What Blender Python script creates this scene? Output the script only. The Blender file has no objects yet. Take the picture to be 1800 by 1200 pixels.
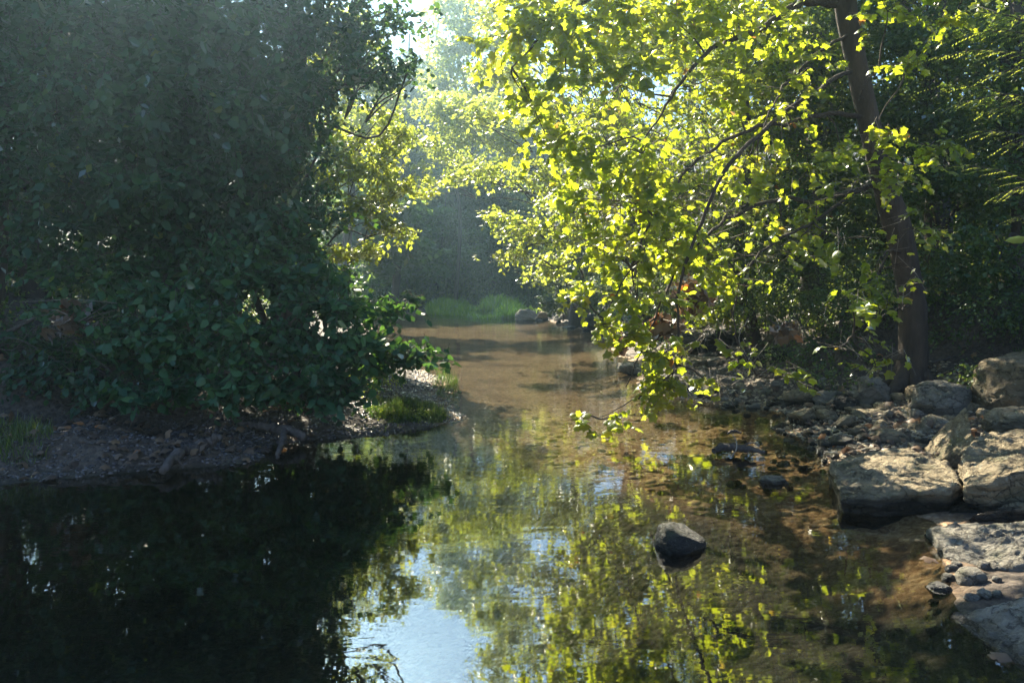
import bpy, math, random
import numpy as np
from mathutils import Matrix, Vector

# ------------------------------------------------------------------ camera, sky, sun, exposure
S = bpy.context.scene
COL = S.collection
F = 1360.0
CAMZ = 1.9
PITCH = math.atan(103.0 / F)
cam_d = bpy.data.cameras.new("camera")
cam_d.sensor_width = 36.0
cam_d.lens = 36.0 * F / 1800.0
cam_d.clip_start = 0.05
cam_d.clip_end = 1000.0
cam = bpy.data.objects.new("camera", cam_d)
COL.objects.link(cam)
cam.location = (0, 0, CAMZ)
cam.rotation_euler = (math.pi / 2 - PITCH, 0, 0)
S.camera = cam

SUN_AZ = math.radians(-21.0)      # from +Y, negative to the left
SUN_EL = math.radians(39.0)
world = bpy.data.worlds.new("World")
S.world = world
world.use_nodes = True
wn = world.node_tree.nodes
bg = wn["Background"]
sky = wn.new("ShaderNodeTexSky")
sky.sky_type = 'NISHITA'
sky.sun_disc = False
sky.sun_elevation = SUN_EL
sky.sun_rotation = SUN_AZ
sky.air_density = 1.0
sky.dust_density = 0.1
sky.ozone_density = 4.5
world.node_tree.links.new(sky.outputs[0], bg.inputs[0])
bg.inputs[1].default_value = 0.053

sun_d = bpy.data.lights.new("sun", 'SUN')
sun_d.energy = 5.0
sun_d.angle = math.radians(0.5)
sun_d.color = (1.0, 0.90, 0.70)
sun = bpy.data.objects.new("sun", sun_d)
COL.objects.link(sun)
SD = Vector((math.sin(SUN_AZ) * math.cos(SUN_EL), math.cos(SUN_AZ) * math.cos(SUN_EL), math.sin(SUN_EL)))
sun.rotation_euler = SD.to_track_quat('Z', 'Y').to_euler()
sun.location = SD * 100

S.view_settings.view_transform = 'Standard'
S.view_settings.look = 'None'
S.view_settings.gamma = 1.0
S.view_settings.use_curve_mapping = False
S.view_settings.exposure = 2.3

S.render.engine = 'CYCLES'
cy = S.cycles
cy.use_denoising = True
cy.max_bounces = 6
cy.diffuse_bounces = 3
cy.glossy_bounces = 3
cy.transmission_bounces = 3
cy.transparent_max_bounces = 8
cy.volume_bounces = 0
cy.sample_clamp_indirect = 4.0
cy.sample_clamp_direct = 12.0
cy.caustics_reflective = False
cy.caustics_refractive = False

# ------------------------------------------------------------------ helpers
cp, sp = math.cos(PITCH), math.sin(PITCH)


def P(px, py, d):
    """point at forward distance d (world Y) that the photograph shows at px, py"""
    u = (px - 900.0) / F
    v = (600.0 - py) / F
    yy = cp + v * sp
    zz = -sp + v * cp
    t = d / yy
    return np.array([u * t, d, CAMZ + zz * t])


def G(px, py, z=0.0):
    """point on the level z seen at px, py"""
    u = (px - 900.0) / F
    v = (600.0 - py) / F
    t = (z - CAMZ) / (-sp + v * cp)
    return np.array([u * t, (cp + v * sp) * t, z])


def tag(o, label=None, cat=None, group=None, kind=None):
    if label: o["label"] = label
    if cat: o["category"] = cat
    if group: o["group"] = group
    if kind: o["kind"] = kind
    return o


def empty(name, loc, label, cat, group=None):
    o = bpy.data.objects.new(name, None)
    o.empty_display_size = 0.2
    COL.objects.link(o)
    o.location = loc
    return tag(o, label, cat, group)


def _h(ix, iy, iz, seed):
    n = (ix * 374761393 + iy * 668265263 + iz * 2147483647 + seed * 1274126177) & 0xFFFFFFFF
    n = ((n ^ (n >> 13)) * 1274126177) & 0xFFFFFFFF
    n = (n ^ (n >> 16)) & 0xFFFFFF
    return n / float(0xFFFFFF) * 2 - 1


def vnoise(p, seed=0):
    p = np.asarray(p, dtype=float)
    i = np.floor(p).astype(np.int64)
    f = p - i
    f = f * f * (3 - 2 * f)
    out = 0
    for dx in (0, 1):
        for dy in (0, 1):
            for dz in (0, 1):
                w = (f[:, 0] if dx else 1 - f[:, 0]) * (f[:, 1] if dy else 1 - f[:, 1]) * (f[:, 2] if dz else 1 - f[:, 2])
                out = out + w * _h(i[:, 0] + dx, i[:, 1] + dy, i[:, 2] + dz, seed)
    return out


def fbm(p, oct=4, seed=0, gain=0.5):
    a, s, o = 1.0, 0.0, 0.0
    p = np.asarray(p, dtype=float)
    for k in range(oct):
        s = s + a * vnoise(p * (2.03 ** k) + 17.3 * k, seed + k)
        a *= gain
    return s


def mesh_np(name, V, Fa, mats=(), smooth=False, attr=None, vattr=None):
    """V (n,3), Fa (m,k) uniform face size"""
    me = bpy.data.meshes.new(name)
    V = np.ascontiguousarray(V, dtype=np.float32)
    Fa = np.ascontiguousarray(Fa, dtype=np.int32)
    m, k = Fa.shape
    me.vertices.add(len(V)); me.vertices.foreach_set("co", V.ravel())
    me.loops.add(m * k); me.loops.foreach_set("vertex_index", Fa.ravel())
    me.polygons.add(m)
    me.polygons.foreach_set("loop_start", np.arange(0, m * k, k, dtype=np.int32))
    me.polygons.foreach_set("loop_total", np.full(m, k, dtype=np.int32))
    if smooth:
        me.polygons.foreach_set("use_smooth", np.ones(m, dtype=bool))
    for mt in mats: me.materials.append(mt)
    if attr is not None:
        for an, av in attr.items():
            a = me.attributes.new(an, 'FLOAT', 'FACE')
            a.data.foreach_set("value", np.ascontiguousarray(av, dtype=np.float32))
    if vattr is not None:
        for an, av in vattr.items():
            a = me.attributes.new(an, 'FLOAT', 'POINT')
            a.data.foreach_set("value", np.ascontiguousarray(av, dtype=np.float32))
    me.update(calc_edges=True)
    return me


def obj(name, me, parent=None, loc=(0, 0, 0)):
    o = bpy.data.objects.new(name, me)
    COL.objects.link(o)
    if parent is not None: o.parent = parent
    o.location = loc
    return o


def norm(a):
    return a / np.maximum(np.linalg.norm(a, axis=-1, keepdims=True), 1e-9)


def frames(fwd, nrm):
    f = norm(fwd)
    s = norm(np.cross(f, nrm))
    n = np.cross(s, f)
    return np.stack([s, f, n], axis=-1)      # columns


def bake(T, TF, pos, R, sc, rnd):
    """instances of template T (k,3), faces TF -> V, F, per-face random"""
    N = len(pos)
    sc = np.asarray(sc, dtype=float)
    if sc.ndim == 1: sc = np.repeat(sc[:, None], 3, 1)
    L = T[None, :, :] * sc[:, None, :]
    V = np.einsum('nij,nkj->nki', R, L) + pos[:, None, :]
    Fa = TF[None, :, :] + (np.arange(N) * len(T))[:, None, None]
    return V.reshape(-1, 3), Fa.reshape(-1, TF.shape[1]), np.repeat(rnd, len(TF))


class Tubes:
    def __init__(s): s.V = []; s.F = []; s.n = 0

    def add(s, pts, rad, sides=8, seed=0, rough=0.0, cap=True):
        pts = np.asarray(pts, float)
        n = len(pts)
        rad = np.interp(np.linspace(0, 1, n), np.linspace(0, 1, len(rad)), rad)
        t = norm(np.gradient(pts, axis=0))
        ref = np.array([0.31, 0.93, 0.17])
        a = norm(np.cross(t, ref)); b = np.cross(t, a)
        th = np.linspace(0, 2 * math.pi, sides, endpoint=False)
        ring = (a[:, None, :] * np.cos(th)[None, :, None] + b[:, None, :] * np.sin(th)[None, :, None])
        R = rad[:, None, None] * np.ones((n, sides, 1))
        if rough > 0:
            q = (pts[:, None, :] + ring * rad[:, None, None]).reshape(-1, 3)
            R = R * (1 + rough * fbm(q * 2.2 / max(rad.max(), .02) * 0.25, 3, seed).reshape(n, sides, 1))
        V = (pts[:, None, :] + ring * R).reshape(-1, 3)
        i = np.arange(n - 1)[:, None] * sides; j = np.arange(sides)[None, :]; j2 = (j + 1) % sides
        Fq = np.stack([i + j, i + j2, i + sides + j2, i + sides + j], -1).reshape(-1, 4)
        s.V.append(V); s.F.append(Fq + s.n); s.n += len(V)
        if cap:
            for k, base in ((0, 0), (n - 1, (n - 1) * sides)):
                c = pts[k][None, :]
                s.V.append(c); ci = s.n; s.n += 1
                bi = base + s.n - 1 - len(V) - (0 if k == 0 else 1)
                jj = np.arange(0, sides)
                Fc = np.stack([bi + jj, bi + (jj + 1) % sides, np.full(sides, ci), np.full(sides, ci)], -1)
                # degenerate quads avoided: use midpoint fan of quads
                Fc = []
                for q in range(0, sides, 2):
                    Fc.append([bi + q, bi + (q + 1) % sides, bi + (q + 2) % sides, ci])
                s.F.append(np.array(Fc))

    def mesh(s, name, mat, origin=(0, 0, 0)):
        return mesh_np(name, np.concatenate(s.V) - np.array(origin), np.concatenate(s.F), [mat], smooth=True)


def curve(ctrl, n=24, wob=0.0, seed=0):
    """Catmull-Rom through control points"""
    c = np.asarray(ctrl, float)
    c = np.vstack([2 * c[0] - c[1], c, 2 * c[-1] - c[-2]])
    out = []
    segs = len(c) - 3
    ts = np.linspace(0, segs, n)
    for t in ts:
        k = min(int(t), segs - 1); u = t - k
        p0, p1, p2, p3 = c[k:k + 4]
        out.append(0.5 * ((2 * p1) + (-p0 + p2) * u + (2 * p0 - 5 * p1 + 4 * p2 - p3) * u * u + (-p0 + 3 * p1 - 3 * p2 + p3) * u ** 3))
    out = np.array(out)
    if wob > 0:
        r = np.random.default_rng(seed)
        out[1:-1] += r.normal(0, wob, (n - 2, 3))
    return out


# ------------------------------------------------------------------ materials
def newmat(name):
    m = bpy.data.materials.new(name); m.use_nodes = True
    nt = m.node_tree
    for n in list(nt.nodes): nt.nodes.remove(n)
    out = nt.nodes.new("ShaderNodeOutputMaterial")
    return m, nt, out


def nd(nt, typ, **kw):
    n = nt.nodes.new(typ)
    for k, v in kw.items(): setattr(n, k, v)
    return n


def lk(nt, a, b): nt.links.new(a, b)


def ramp(nt, stops, fac):
    r = nd(nt, "ShaderNodeValToRGB")
    e = r.color_ramp.elements
    while len(e) > 1: e.remove(e[-1])
    e[0].position = stops[0][0]; e[0].color = (*stops[0][1], 1)
    for p, c in stops[1:]:
        x = e.new(p); x.color = (*c, 1)
    lk(nt, fac, r.inputs[0])
    return r


def noise(nt, vec, scale, detail=6, rough=0.55, dist=0.0):
    n = nd(nt, "ShaderNodeTexNoise")
    n.inputs["Scale"].default_value = scale; n.inputs["Detail"].default_value = detail
    n.inputs["Roughness"].default_value = rough; n.inputs["Distortion"].default_value = dist
    if vec is not None: lk(nt, vec, n.inputs["Vector"])
    return n


def leaf_mat(name, stops, tstops, trans=0.5, gloss=0.06, rough=0.38, spec=.3):
    """stops: leaf colours over the per-leaf random; tstops: light passed through"""
    m, nt, out = newmat(name)
    at = nd(nt, "ShaderNodeAttribute"); at.attribute_name = "rnd"
    geo = nd(nt, "ShaderNodeNewGeometry")
    nz = noise(nt, geo.outputs["Position"], 1.1, 2)
    mx = nd(nt, "ShaderNodeMath", operation='MULTIPLY_ADD')
    lk(nt, nz.outputs[0], mx.inputs[0]); mx.inputs[1].default_value = 0.4
    ad = nd(nt, "ShaderNodeMath", operation='SUBTRACT')
    lk(nt, at.outputs["Fac"], ad.inputs[0]); ad.inputs[1].default_value = 0.225
    lk(nt, ad.outputs[0], mx.inputs[2])
    r1 = ramp(nt, stops, mx.outputs[0]); r2 = ramp(nt, tstops, mx.outputs[0])
    df = nd(nt, "ShaderNodeBsdfDiffuse"); lk(nt, r1.outputs[0], df.inputs[0])
    tr = nd(nt, "ShaderNodeBsdfTranslucent"); lk(nt, r2.outputs[0], tr.inputs[0])
    ms = nd(nt, "ShaderNodeMixShader"); ms.inputs[0].default_value = trans
    lk(nt, df.outputs[0], ms.inputs[1]); lk(nt, tr.outputs[0], ms.inputs[2])
    gl = nd(nt, "ShaderNodeBsdfGlossy"); gl.inputs["Roughness"].default_value = rough
    fr = nd(nt, "ShaderNodeFresnel"); fr.inputs[0].default_value = 1.42
    fm = nd(nt, "ShaderNodeMath", operation='MULTIPLY_ADD'); lk(nt, fr.outputs[0], fm.inputs[0])
    fm.inputs[1].default_value = spec; fm.inputs[2].default_value = gloss * 0.2
    m2 = nd(nt, "ShaderNodeMixShader"); lk(nt, fm.outputs[0], m2.inputs[0])
    lk(nt, ms.outputs[0], m2.inputs[1]); lk(nt, gl.outputs[0], m2.inputs[2])
    lk(nt, m2.outputs[0], out.inputs[0])
    return m


M = {}
M['syc'] = leaf_mat('sycamore_leaf',
    [(0.0, (.04, .09, .018)), (.5, (.07, .12, .02)), (.96, (.09, .13, .02)), (.995, (.22, .14, .03)), (1, (.25, .10, .03))],
    [(0.0, (.44, .60, .02)), (.5, (.68, .78, .03)), (.93, (.90, .87, .05)), (.99, (.80, .55, .06)), (1, (.6, .25, .05))], 0.55, 0.08)
M['maple'] = leaf_mat('maple_leaf',
    [(0.0, (.045, .085, .02)), (1, (.09, .13, .03))],
    [(0.0, (.48, .60, .05)), (.5, (.68, .77, .07)), (1, (.88, .90, .12))], 0.55, 0.08)
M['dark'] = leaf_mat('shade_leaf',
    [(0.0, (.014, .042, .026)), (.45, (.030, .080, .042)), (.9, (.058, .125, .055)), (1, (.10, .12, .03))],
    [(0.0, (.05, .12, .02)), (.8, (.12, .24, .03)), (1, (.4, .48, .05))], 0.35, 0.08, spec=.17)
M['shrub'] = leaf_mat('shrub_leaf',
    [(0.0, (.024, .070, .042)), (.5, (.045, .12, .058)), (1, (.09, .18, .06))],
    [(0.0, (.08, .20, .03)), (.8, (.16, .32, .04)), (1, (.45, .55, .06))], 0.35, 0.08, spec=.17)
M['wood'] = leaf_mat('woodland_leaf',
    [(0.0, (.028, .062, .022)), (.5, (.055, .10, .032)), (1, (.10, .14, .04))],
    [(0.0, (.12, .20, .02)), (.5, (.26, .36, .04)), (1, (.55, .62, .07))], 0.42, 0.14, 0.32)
M['far'] = leaf_mat('far_leaf',
    [(0.0, (.03, .085, .045)), (.6, (.05, .12, .06)), (1, (.08, .15, .06))],
    [(0.0, (.22, .38, .06)), (.6, (.42, .58, .09)), (1, (.66, .74, .14))], 0.45, 0.08)
M['grass'] = leaf_mat('grass_blade',
    [(0.0, (.035, .07, .02)), (.7, (.05, .09, .025)), (1, (.14, .14, .06))],
    [(0.0, (.07, .15, .02)), (.7, (.16, .26, .04)), (1, (.30, .30, .08))], 0.45, 0.05)
M['lush'] = leaf_mat('lush_grass',
    [(0.0, (.05, .11, .02)), (1, (.10, .17, .03))],
    [(0.0, (.35, .62, .05)), (1, (.62, .80, .08))], 0.6, 0.05)
M['dead'] = leaf_mat('dead_leaf',
    [(0.0, (.08, .055, .04)), (.6, (.17, .115, .075)), (.92, (.24, .15, .08)), (1, (.42, .14, .03))],
    [(0.0, (.10, .06, .04)), (.9, (.24, .14, .07)), (1, (.6, .20, .04))], 0.25, 0.05, 0.5)


def bark_mat(name, c1, c2, scale=6.0, bump=0.5):
    m, nt, out = newmat(name)
    tc = nd(nt, "ShaderNodeTexCoord"); mp = nd(nt, "ShaderNodeMapping")
    mp.inputs["Scale"].default_value = (1, 1, 0.28); lk(nt, tc.outputs["Object"], mp.inputs[0])
    n1 = noise(nt, mp.outputs[0], scale, 8, .65, .3)
    n2 = noise(nt, mp.outputs[0], scale * 5, 6, .6)
    r = ramp(nt, [(.3, c1), (.62, c2), (.8, tuple(min(1, x * 1.4) for x in c2))], n1.outputs[0])
    b = nd(nt, "ShaderNodeBsdfPrincipled"); b.inputs["Roughness"].default_value = .9
    lk(nt, r.outputs[0], b.inputs["Base Color"])
    ad = nd(nt, "ShaderNodeMath", operation='ADD'); lk(nt, n1.outputs[0], ad.inputs[0]); lk(nt, n2.outputs[0], ad.inputs[1])
    bp = nd(nt, "ShaderNodeBump"); bp.inputs["Strength"].default_value = bump; bp.inputs["Distance"].default_value = .03
    lk(nt, ad.outputs[0], bp.inputs["Height"]); lk(nt, bp.outputs[0], b.inputs["Normal"])
    lk(nt, b.outputs[0], out.inputs[0])
    return m


M['bark'] = bark_mat('sycamore_bark', (.022, .016, .012), (.078, .056, .040), 5, 1.0)
M['bark2'] = bark_mat('dark_bark', (.035, .028, .024), (.10, .08, .065), 7)
M['twig'] = bark_mat('pale_twig', (.12, .10, .08), (.30, .26, .22), 12, .2)
M['drift'] = bark_mat('drift_wood', (.04, .032, .027), (.125, .10, .085), 9, .6)


def rock_mat(name, cols, moss=0.25, rough=.85, strata=2.2, w0=.02, w1=.07, wd=.35):
    m, nt, out = newmat(name)
    tc = nd(nt, "ShaderNodeTexCoord"); geo = nd(nt, "ShaderNodeNewGeometry")
    pos = geo.outputs["Position"]
    n1 = noise(nt, pos, 3.0, 9, .65, .4)
    mp = nd(nt, "ShaderNodeMapping"); mp.inputs["Scale"].default_value = (1, 1, strata)
    mp.inputs["Rotation"].default_value = (.25, .12, 0); lk(nt, pos, mp.inputs[0])
    n2 = noise(nt, mp.outputs[0], 9.0, 9, .7, .5)
    n3 = noise(nt, pos, 55.0, 4, .6)
    vo = nd(nt, "ShaderNodeTexVoronoi"); vo.feature = 'DISTANCE_TO_EDGE'; vo.inputs["Scale"].default_value = 4.5
    wrp = nd(nt, "ShaderNodeVectorMath", operation='MULTIPLY_ADD'); lk(nt, n1.outputs[1], wrp.inputs[0])
    wrp.inputs[1].default_value = (.5, .5, .5); lk(nt, mp.outputs[0], wrp.inputs[2]); lk(nt, wrp.outputs[0], vo.inputs["Vector"])
    crk = nd(nt, "ShaderNodeMapRange"); crk.inputs[1].default_value = 0; crk.inputs[2].default_value = .035
    lk(nt, vo.outputs["Distance"], crk.inputs[0])
    mixn = nd(nt, "ShaderNodeMath", operation='MULTIPLY_ADD'); lk(nt, n1.outputs[0], mixn.inputs[0]); mixn.inputs[1].default_value = .55
    h2 = nd(nt, "ShaderNodeMath", operation='MULTIPLY'); lk(nt, n2.outputs[0], h2.inputs[0]); h2.inputs[1].default_value = .45
    lk(nt, h2.outputs[0], mixn.inputs[2])
    r = ramp(nt, [(.28, cols[0]), (.45, cols[1]), (.6, cols[2]), (.75, cols[3])], mixn.outputs[0])
    mm = nd(nt, "ShaderNodeMix", data_type='RGBA'); mm.inputs[7].default_value = (.055, .065, .02, 1)
    nm = noise(nt, pos, 2.2, 6, .7)
    mr = nd(nt, "ShaderNodeMapRange"); mr.inputs[1].default_value = .52; mr.inputs[2].default_value = .66; mr.inputs[4].default_value = moss * 2
    lk(nt, nm.outputs[0], mr.inputs[0]); lk(nt, mr.outputs[0], mm.inputs[0]); lk(nt, r.outputs[0], mm.inputs[6])
    ck = nd(nt, "ShaderNodeMapRange"); ck.inputs[3].default_value = .45; ck.inputs[4].default_value = 1.0; lk(nt, crk.outputs[0], ck.inputs[0])
    cm = nd(nt, "ShaderNodeMix", data_type='RGBA', blend_type='MULTIPLY'); cm.inputs[0].default_value = 1
    lk(nt, mm.outputs[2], cm.inputs[6]); lk(nt, ck.outputs[0], cm.inputs[7])
    nl_ = noise(nt, pos, 16.0, 5, .7); lr = nd(nt, "ShaderNodeMapRange"); lr.inputs[1].default_value = .60; lr.inputs[2].default_value = .66; lr.inputs[4].default_value = .5
    lk(nt, nl_.outputs[0], lr.inputs[0]); lm = nd(nt, "ShaderNodeMix", data_type='RGBA'); lm.inputs[7].default_value = (.42, .42, .34, 1)
    lk(nt, lr.outputs[0], lm.inputs[0]); lk(nt, cm.outputs[2], lm.inputs[6]); mm = lm
    # dark wet band at the waterline; on limestone it also paints front-face shade
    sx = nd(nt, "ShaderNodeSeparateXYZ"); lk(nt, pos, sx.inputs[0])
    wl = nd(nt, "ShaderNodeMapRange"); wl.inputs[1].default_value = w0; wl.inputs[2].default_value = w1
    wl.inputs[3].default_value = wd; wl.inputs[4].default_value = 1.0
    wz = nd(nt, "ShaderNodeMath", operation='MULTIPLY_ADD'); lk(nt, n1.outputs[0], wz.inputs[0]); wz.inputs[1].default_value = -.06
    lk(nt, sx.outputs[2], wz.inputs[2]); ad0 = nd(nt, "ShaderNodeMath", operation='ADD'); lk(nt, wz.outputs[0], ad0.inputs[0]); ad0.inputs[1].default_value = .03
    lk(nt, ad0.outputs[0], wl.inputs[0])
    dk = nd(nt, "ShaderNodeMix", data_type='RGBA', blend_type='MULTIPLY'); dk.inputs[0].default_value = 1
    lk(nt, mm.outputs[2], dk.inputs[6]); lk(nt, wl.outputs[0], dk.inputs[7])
    b = nd(nt, "ShaderNodeBsdfPrincipled"); lk(nt, dk.outputs[2], b.inputs["Base Color"])
    rr = nd(nt, "ShaderNodeMapRange"); rr.inputs[1].default_value = .35; rr.inputs[2].default_value = 1; rr.inputs[3].default_value = .25; rr.inputs[4].default_value = rough
    lk(nt, wl.outputs[0], rr.inputs[0]); lk(nt, rr.outputs[0], b.inputs["Roughness"])
    hs = nd(nt, "ShaderNodeMath", operation='MULTIPLY_ADD'); lk(nt, n2.outputs[0], hs.inputs[0]); hs.inputs[1].default_value = 1.3
    h3 = nd(nt, "ShaderNodeMath", operation='MULTIPLY_ADD'); lk(nt, n3.outputs[0], h3.inputs[0]); h3.inputs[1].default_value = .25
    c3 = nd(nt, "ShaderNodeMath", operation='MULTIPLY'); lk(nt, crk.outputs[0], c3.inputs[0]); c3.inputs[1].default_value = .6
    lk(nt, c3.outputs[0], h3.inputs[2]); lk(nt, h3.outputs[0], hs.inputs[2])
    bp = nd(nt, "ShaderNodeBump"); bp.inputs["Strength"].default_value = 1.0; bp.inputs["Distance"].default_value = .07
    lk(nt, hs.outputs[0], bp.inputs["Height"]); lk(nt, bp.outputs[0], b.inputs["Normal"])
    lk(nt, b.outputs[0], out.inputs[0])
    return m


M['lime'] = rock_mat('limestone', [(.11, .085, .05), (.26, .205, .12), (.40, .32, .20), (.52, .43, .29)], .35, w0=.12, w1=.18, wd=.14)  # raised band: waterline wetness plus shade painted on the front faces
M['tan'] = rock_mat('tan_stone', [(.06, .05, .03), (.15, .12, .07), (.26, .20, .12), (.36, .29, .19)], .45)
M['grey'] = rock_mat('grey_stone', [(.10, .09, .07), (.21, .19, .15), (.32, .29, .235), (.43, .39, .32)], .3)
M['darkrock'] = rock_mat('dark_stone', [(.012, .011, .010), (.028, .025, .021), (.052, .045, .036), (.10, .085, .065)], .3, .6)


def pebble_mat(name, cols, rough=.5):
    m, nt, out = newmat(name)
    at = nd(nt, "ShaderNodeAttribute"); at.attribute_name = "rnd"
    geo = nd(nt, "ShaderNodeNewGeometry")
    n = noise(nt, geo.outputs["Position"], 40, 4)
    ad = nd(nt, "ShaderNodeMath", operation='MULTIPLY_ADD'); lk(nt, n.outputs[0], ad.inputs[0]); ad.inputs[1].default_value = .3
    lk(nt, at.outputs["Fac"], ad.inputs[2])
    r = ramp(nt, cols, ad.outputs[0])
    b = nd(nt, "ShaderNodeBsdfPrincipled"); lk(nt, r.outputs[0], b.inputs["Base Color"]); b.inputs["Roughness"].default_value = rough
    lk(nt, b.outputs[0], out.inputs[0])
    return m


M['wetpeb'] = pebble_mat('wet_pebbles', [(0, (.02, .018, .018)), (.5, (.055, .047, .044)), (1, (.13, .11, .105))], .22)
M['drypeb'] = pebble_mat('dry_pebbles', [(0, (.07, .055, .035)), (.5, (.20, .16, .10)), (1, (.38, .32, .22))], .8)

M['bedpeb'] = pebble_mat('bed_pebbles', [(0, (.12, .07, .035)), (.5, (.24, .14, .065)), (1, (.42, .29, .16))], .8)
# ground: creek bed and banks, one sheet
m, nt, out = newmat('ground'); M['ground'] = m
geo = nd(nt, "ShaderNodeNewGeometry"); pos = geo.outputs["Position"]
sx = nd(nt, "ShaderNodeSeparateXYZ"); lk(nt, pos, sx.inputs[0])
n1 = noise(nt, pos, 1.2, 7, .6); n2 = noise(nt, pos, 14, 8, .7)
vo = nd(nt, "ShaderNodeTexVoronoi"); vo.inputs["Scale"].default_value = 16
lk(nt, pos, vo.inputs["Vector"])
vr = nd(nt, "ShaderNodeTexVoronoi"); vr.inputs["Scale"].default_value = 38; lk(nt, pos, vr.inputs["Vector"])
bw = nd(nt, "ShaderNodeRGBToBW"); lk(nt, vo.outputs["Color"], bw.inputs[0])
bw2 = nd(nt, "ShaderNodeRGBToBW"); lk(nt, vr.outputs["Color"], bw2.inputs[0])
bsum = nd(nt, "ShaderNodeMath", operation='ADD'); lk(nt, bw.outputs[0], bsum.inputs[0]); lk(nt, bw2.outputs[0], bsum.inputs[1])
bmul = nd(nt, "ShaderNodeMath", operation='MULTIPLY_ADD'); lk(nt, bsum.outputs[0], bmul.inputs[0]); bmul.inputs[1].default_value = .26
nn = nd(nt, "ShaderNodeMath", operation='MULTIPLY'); lk(nt, n1.outputs[0], nn.inputs[0]); nn.inputs[1].default_value = .85
lk(nt, nn.outputs[0], bmul.inputs[2])
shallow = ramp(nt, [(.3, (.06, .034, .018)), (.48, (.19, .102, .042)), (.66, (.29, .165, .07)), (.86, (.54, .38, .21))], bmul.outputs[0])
deep = ramp(nt, [(.25, (.006, .008, .006)), (.5, (.014, .016, .009)), (.8, (.035, .034, .018))], bmul.outputs[0])  # dark silt, with the pool's shade and depth darkening put into its colour
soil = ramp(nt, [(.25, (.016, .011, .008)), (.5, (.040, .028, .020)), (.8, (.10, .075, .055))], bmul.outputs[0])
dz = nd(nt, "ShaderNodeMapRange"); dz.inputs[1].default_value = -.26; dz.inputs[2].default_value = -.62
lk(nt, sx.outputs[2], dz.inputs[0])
mA = nd(nt, "ShaderNodeMix", data_type='RGBA'); sa = nd(nt, 'ShaderNodeAttribute'); sa.attribute_name = 'silt_shade'
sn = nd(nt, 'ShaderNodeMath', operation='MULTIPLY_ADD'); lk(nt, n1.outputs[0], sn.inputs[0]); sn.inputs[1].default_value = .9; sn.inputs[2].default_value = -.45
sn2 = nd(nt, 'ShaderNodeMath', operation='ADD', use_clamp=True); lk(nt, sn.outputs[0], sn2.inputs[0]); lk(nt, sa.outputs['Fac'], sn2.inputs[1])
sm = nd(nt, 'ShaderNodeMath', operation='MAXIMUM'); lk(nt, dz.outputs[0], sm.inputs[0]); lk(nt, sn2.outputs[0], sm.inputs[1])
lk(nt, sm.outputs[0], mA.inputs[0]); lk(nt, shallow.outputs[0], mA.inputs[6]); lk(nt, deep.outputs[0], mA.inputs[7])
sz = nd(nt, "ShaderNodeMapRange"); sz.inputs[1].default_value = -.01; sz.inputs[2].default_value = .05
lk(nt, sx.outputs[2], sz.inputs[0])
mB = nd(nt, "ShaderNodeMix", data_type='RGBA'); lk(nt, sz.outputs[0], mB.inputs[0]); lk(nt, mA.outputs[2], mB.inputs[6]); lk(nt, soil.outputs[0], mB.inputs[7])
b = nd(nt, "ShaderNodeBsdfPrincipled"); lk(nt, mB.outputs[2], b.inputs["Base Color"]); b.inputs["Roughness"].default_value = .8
hh = nd(nt, "ShaderNodeMath", operation='MULTIPLY_ADD'); lk(nt, vo.outputs["Distance"], hh.inputs[0]); hh.inputs[1].default_value = -1.0
lk(nt, n2.outputs[0], hh.inputs[2])
bp = nd(nt, "ShaderNodeBump"); bp.inputs["Strength"].default_value = .8; bp.inputs["Distance"].default_value = .04
lk(nt, hh.outputs[0], bp.inputs["Height"]); lk(nt, bp.outputs[0], b.inputs["Normal"]); lk(nt, b.outputs[0], out.inputs[0])

# water: clear, mirror-like, gently rippled
m, nt, out = newmat('water'); M['water'] = m
geo = nd(nt, "ShaderNodeNewGeometry"); pos = geo.outputs["Position"]
mp = nd(nt, "ShaderNodeMapping"); mp.inputs["Scale"].default_value = (1.0, 2.6, 1); lk(nt, pos, mp.inputs[0])
w1 = noise(nt, mp.outputs[0], 2.6, 1, .4, .8)
w2 = noise(nt, mp.outputs[0], 11.0, 1, .4, .3)
w3 = noise(nt, pos, .35, 2, .5)
sx = nd(nt, "ShaderNodeSeparateXYZ"); lk(nt, pos, sx.inputs[0])
# ripples are livelier over the shallow run than on the still pool
am = nd(nt, "ShaderNodeMapRange"); am.inputs[1].default_value = 4.5; am.inputs[2].default_value = 14; am.inputs[3].default_value = .42; am.inputs[4].default_value = 2.0
lk(nt, sx.outputs[1], am.inputs[0])
am2 = nd(nt, "ShaderNodeMapRange"); am2.inputs[1].default_value = .35; am2.inputs[2].default_value = .65; am2.inputs[3].default_value = .5; am2.inputs[4].default_value = 1.2
lk(nt, w3.outputs[0], am2.inputs[0])
aa = nd(nt, "ShaderNodeMath", operation='MULTIPLY'); lk(nt, am.outputs[0], aa.inputs[0]); lk(nt, am2.outputs[0], aa.inputs[1])
ws = nd(nt, "ShaderNodeMath", operation='MULTIPLY_ADD'); lk(nt, w2.outputs[0], ws.inputs[0]); ws.inputs[1].default_value = .16
mpr = nd(nt, "ShaderNodeMapping"); mpr.inputs["Scale"].default_value = (1.0, 1.5, 1); lk(nt, pos, mpr.inputs[0])
w4 = noise(nt, mpr.outputs[0], 26.0, 2, .55, .2)
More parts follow.
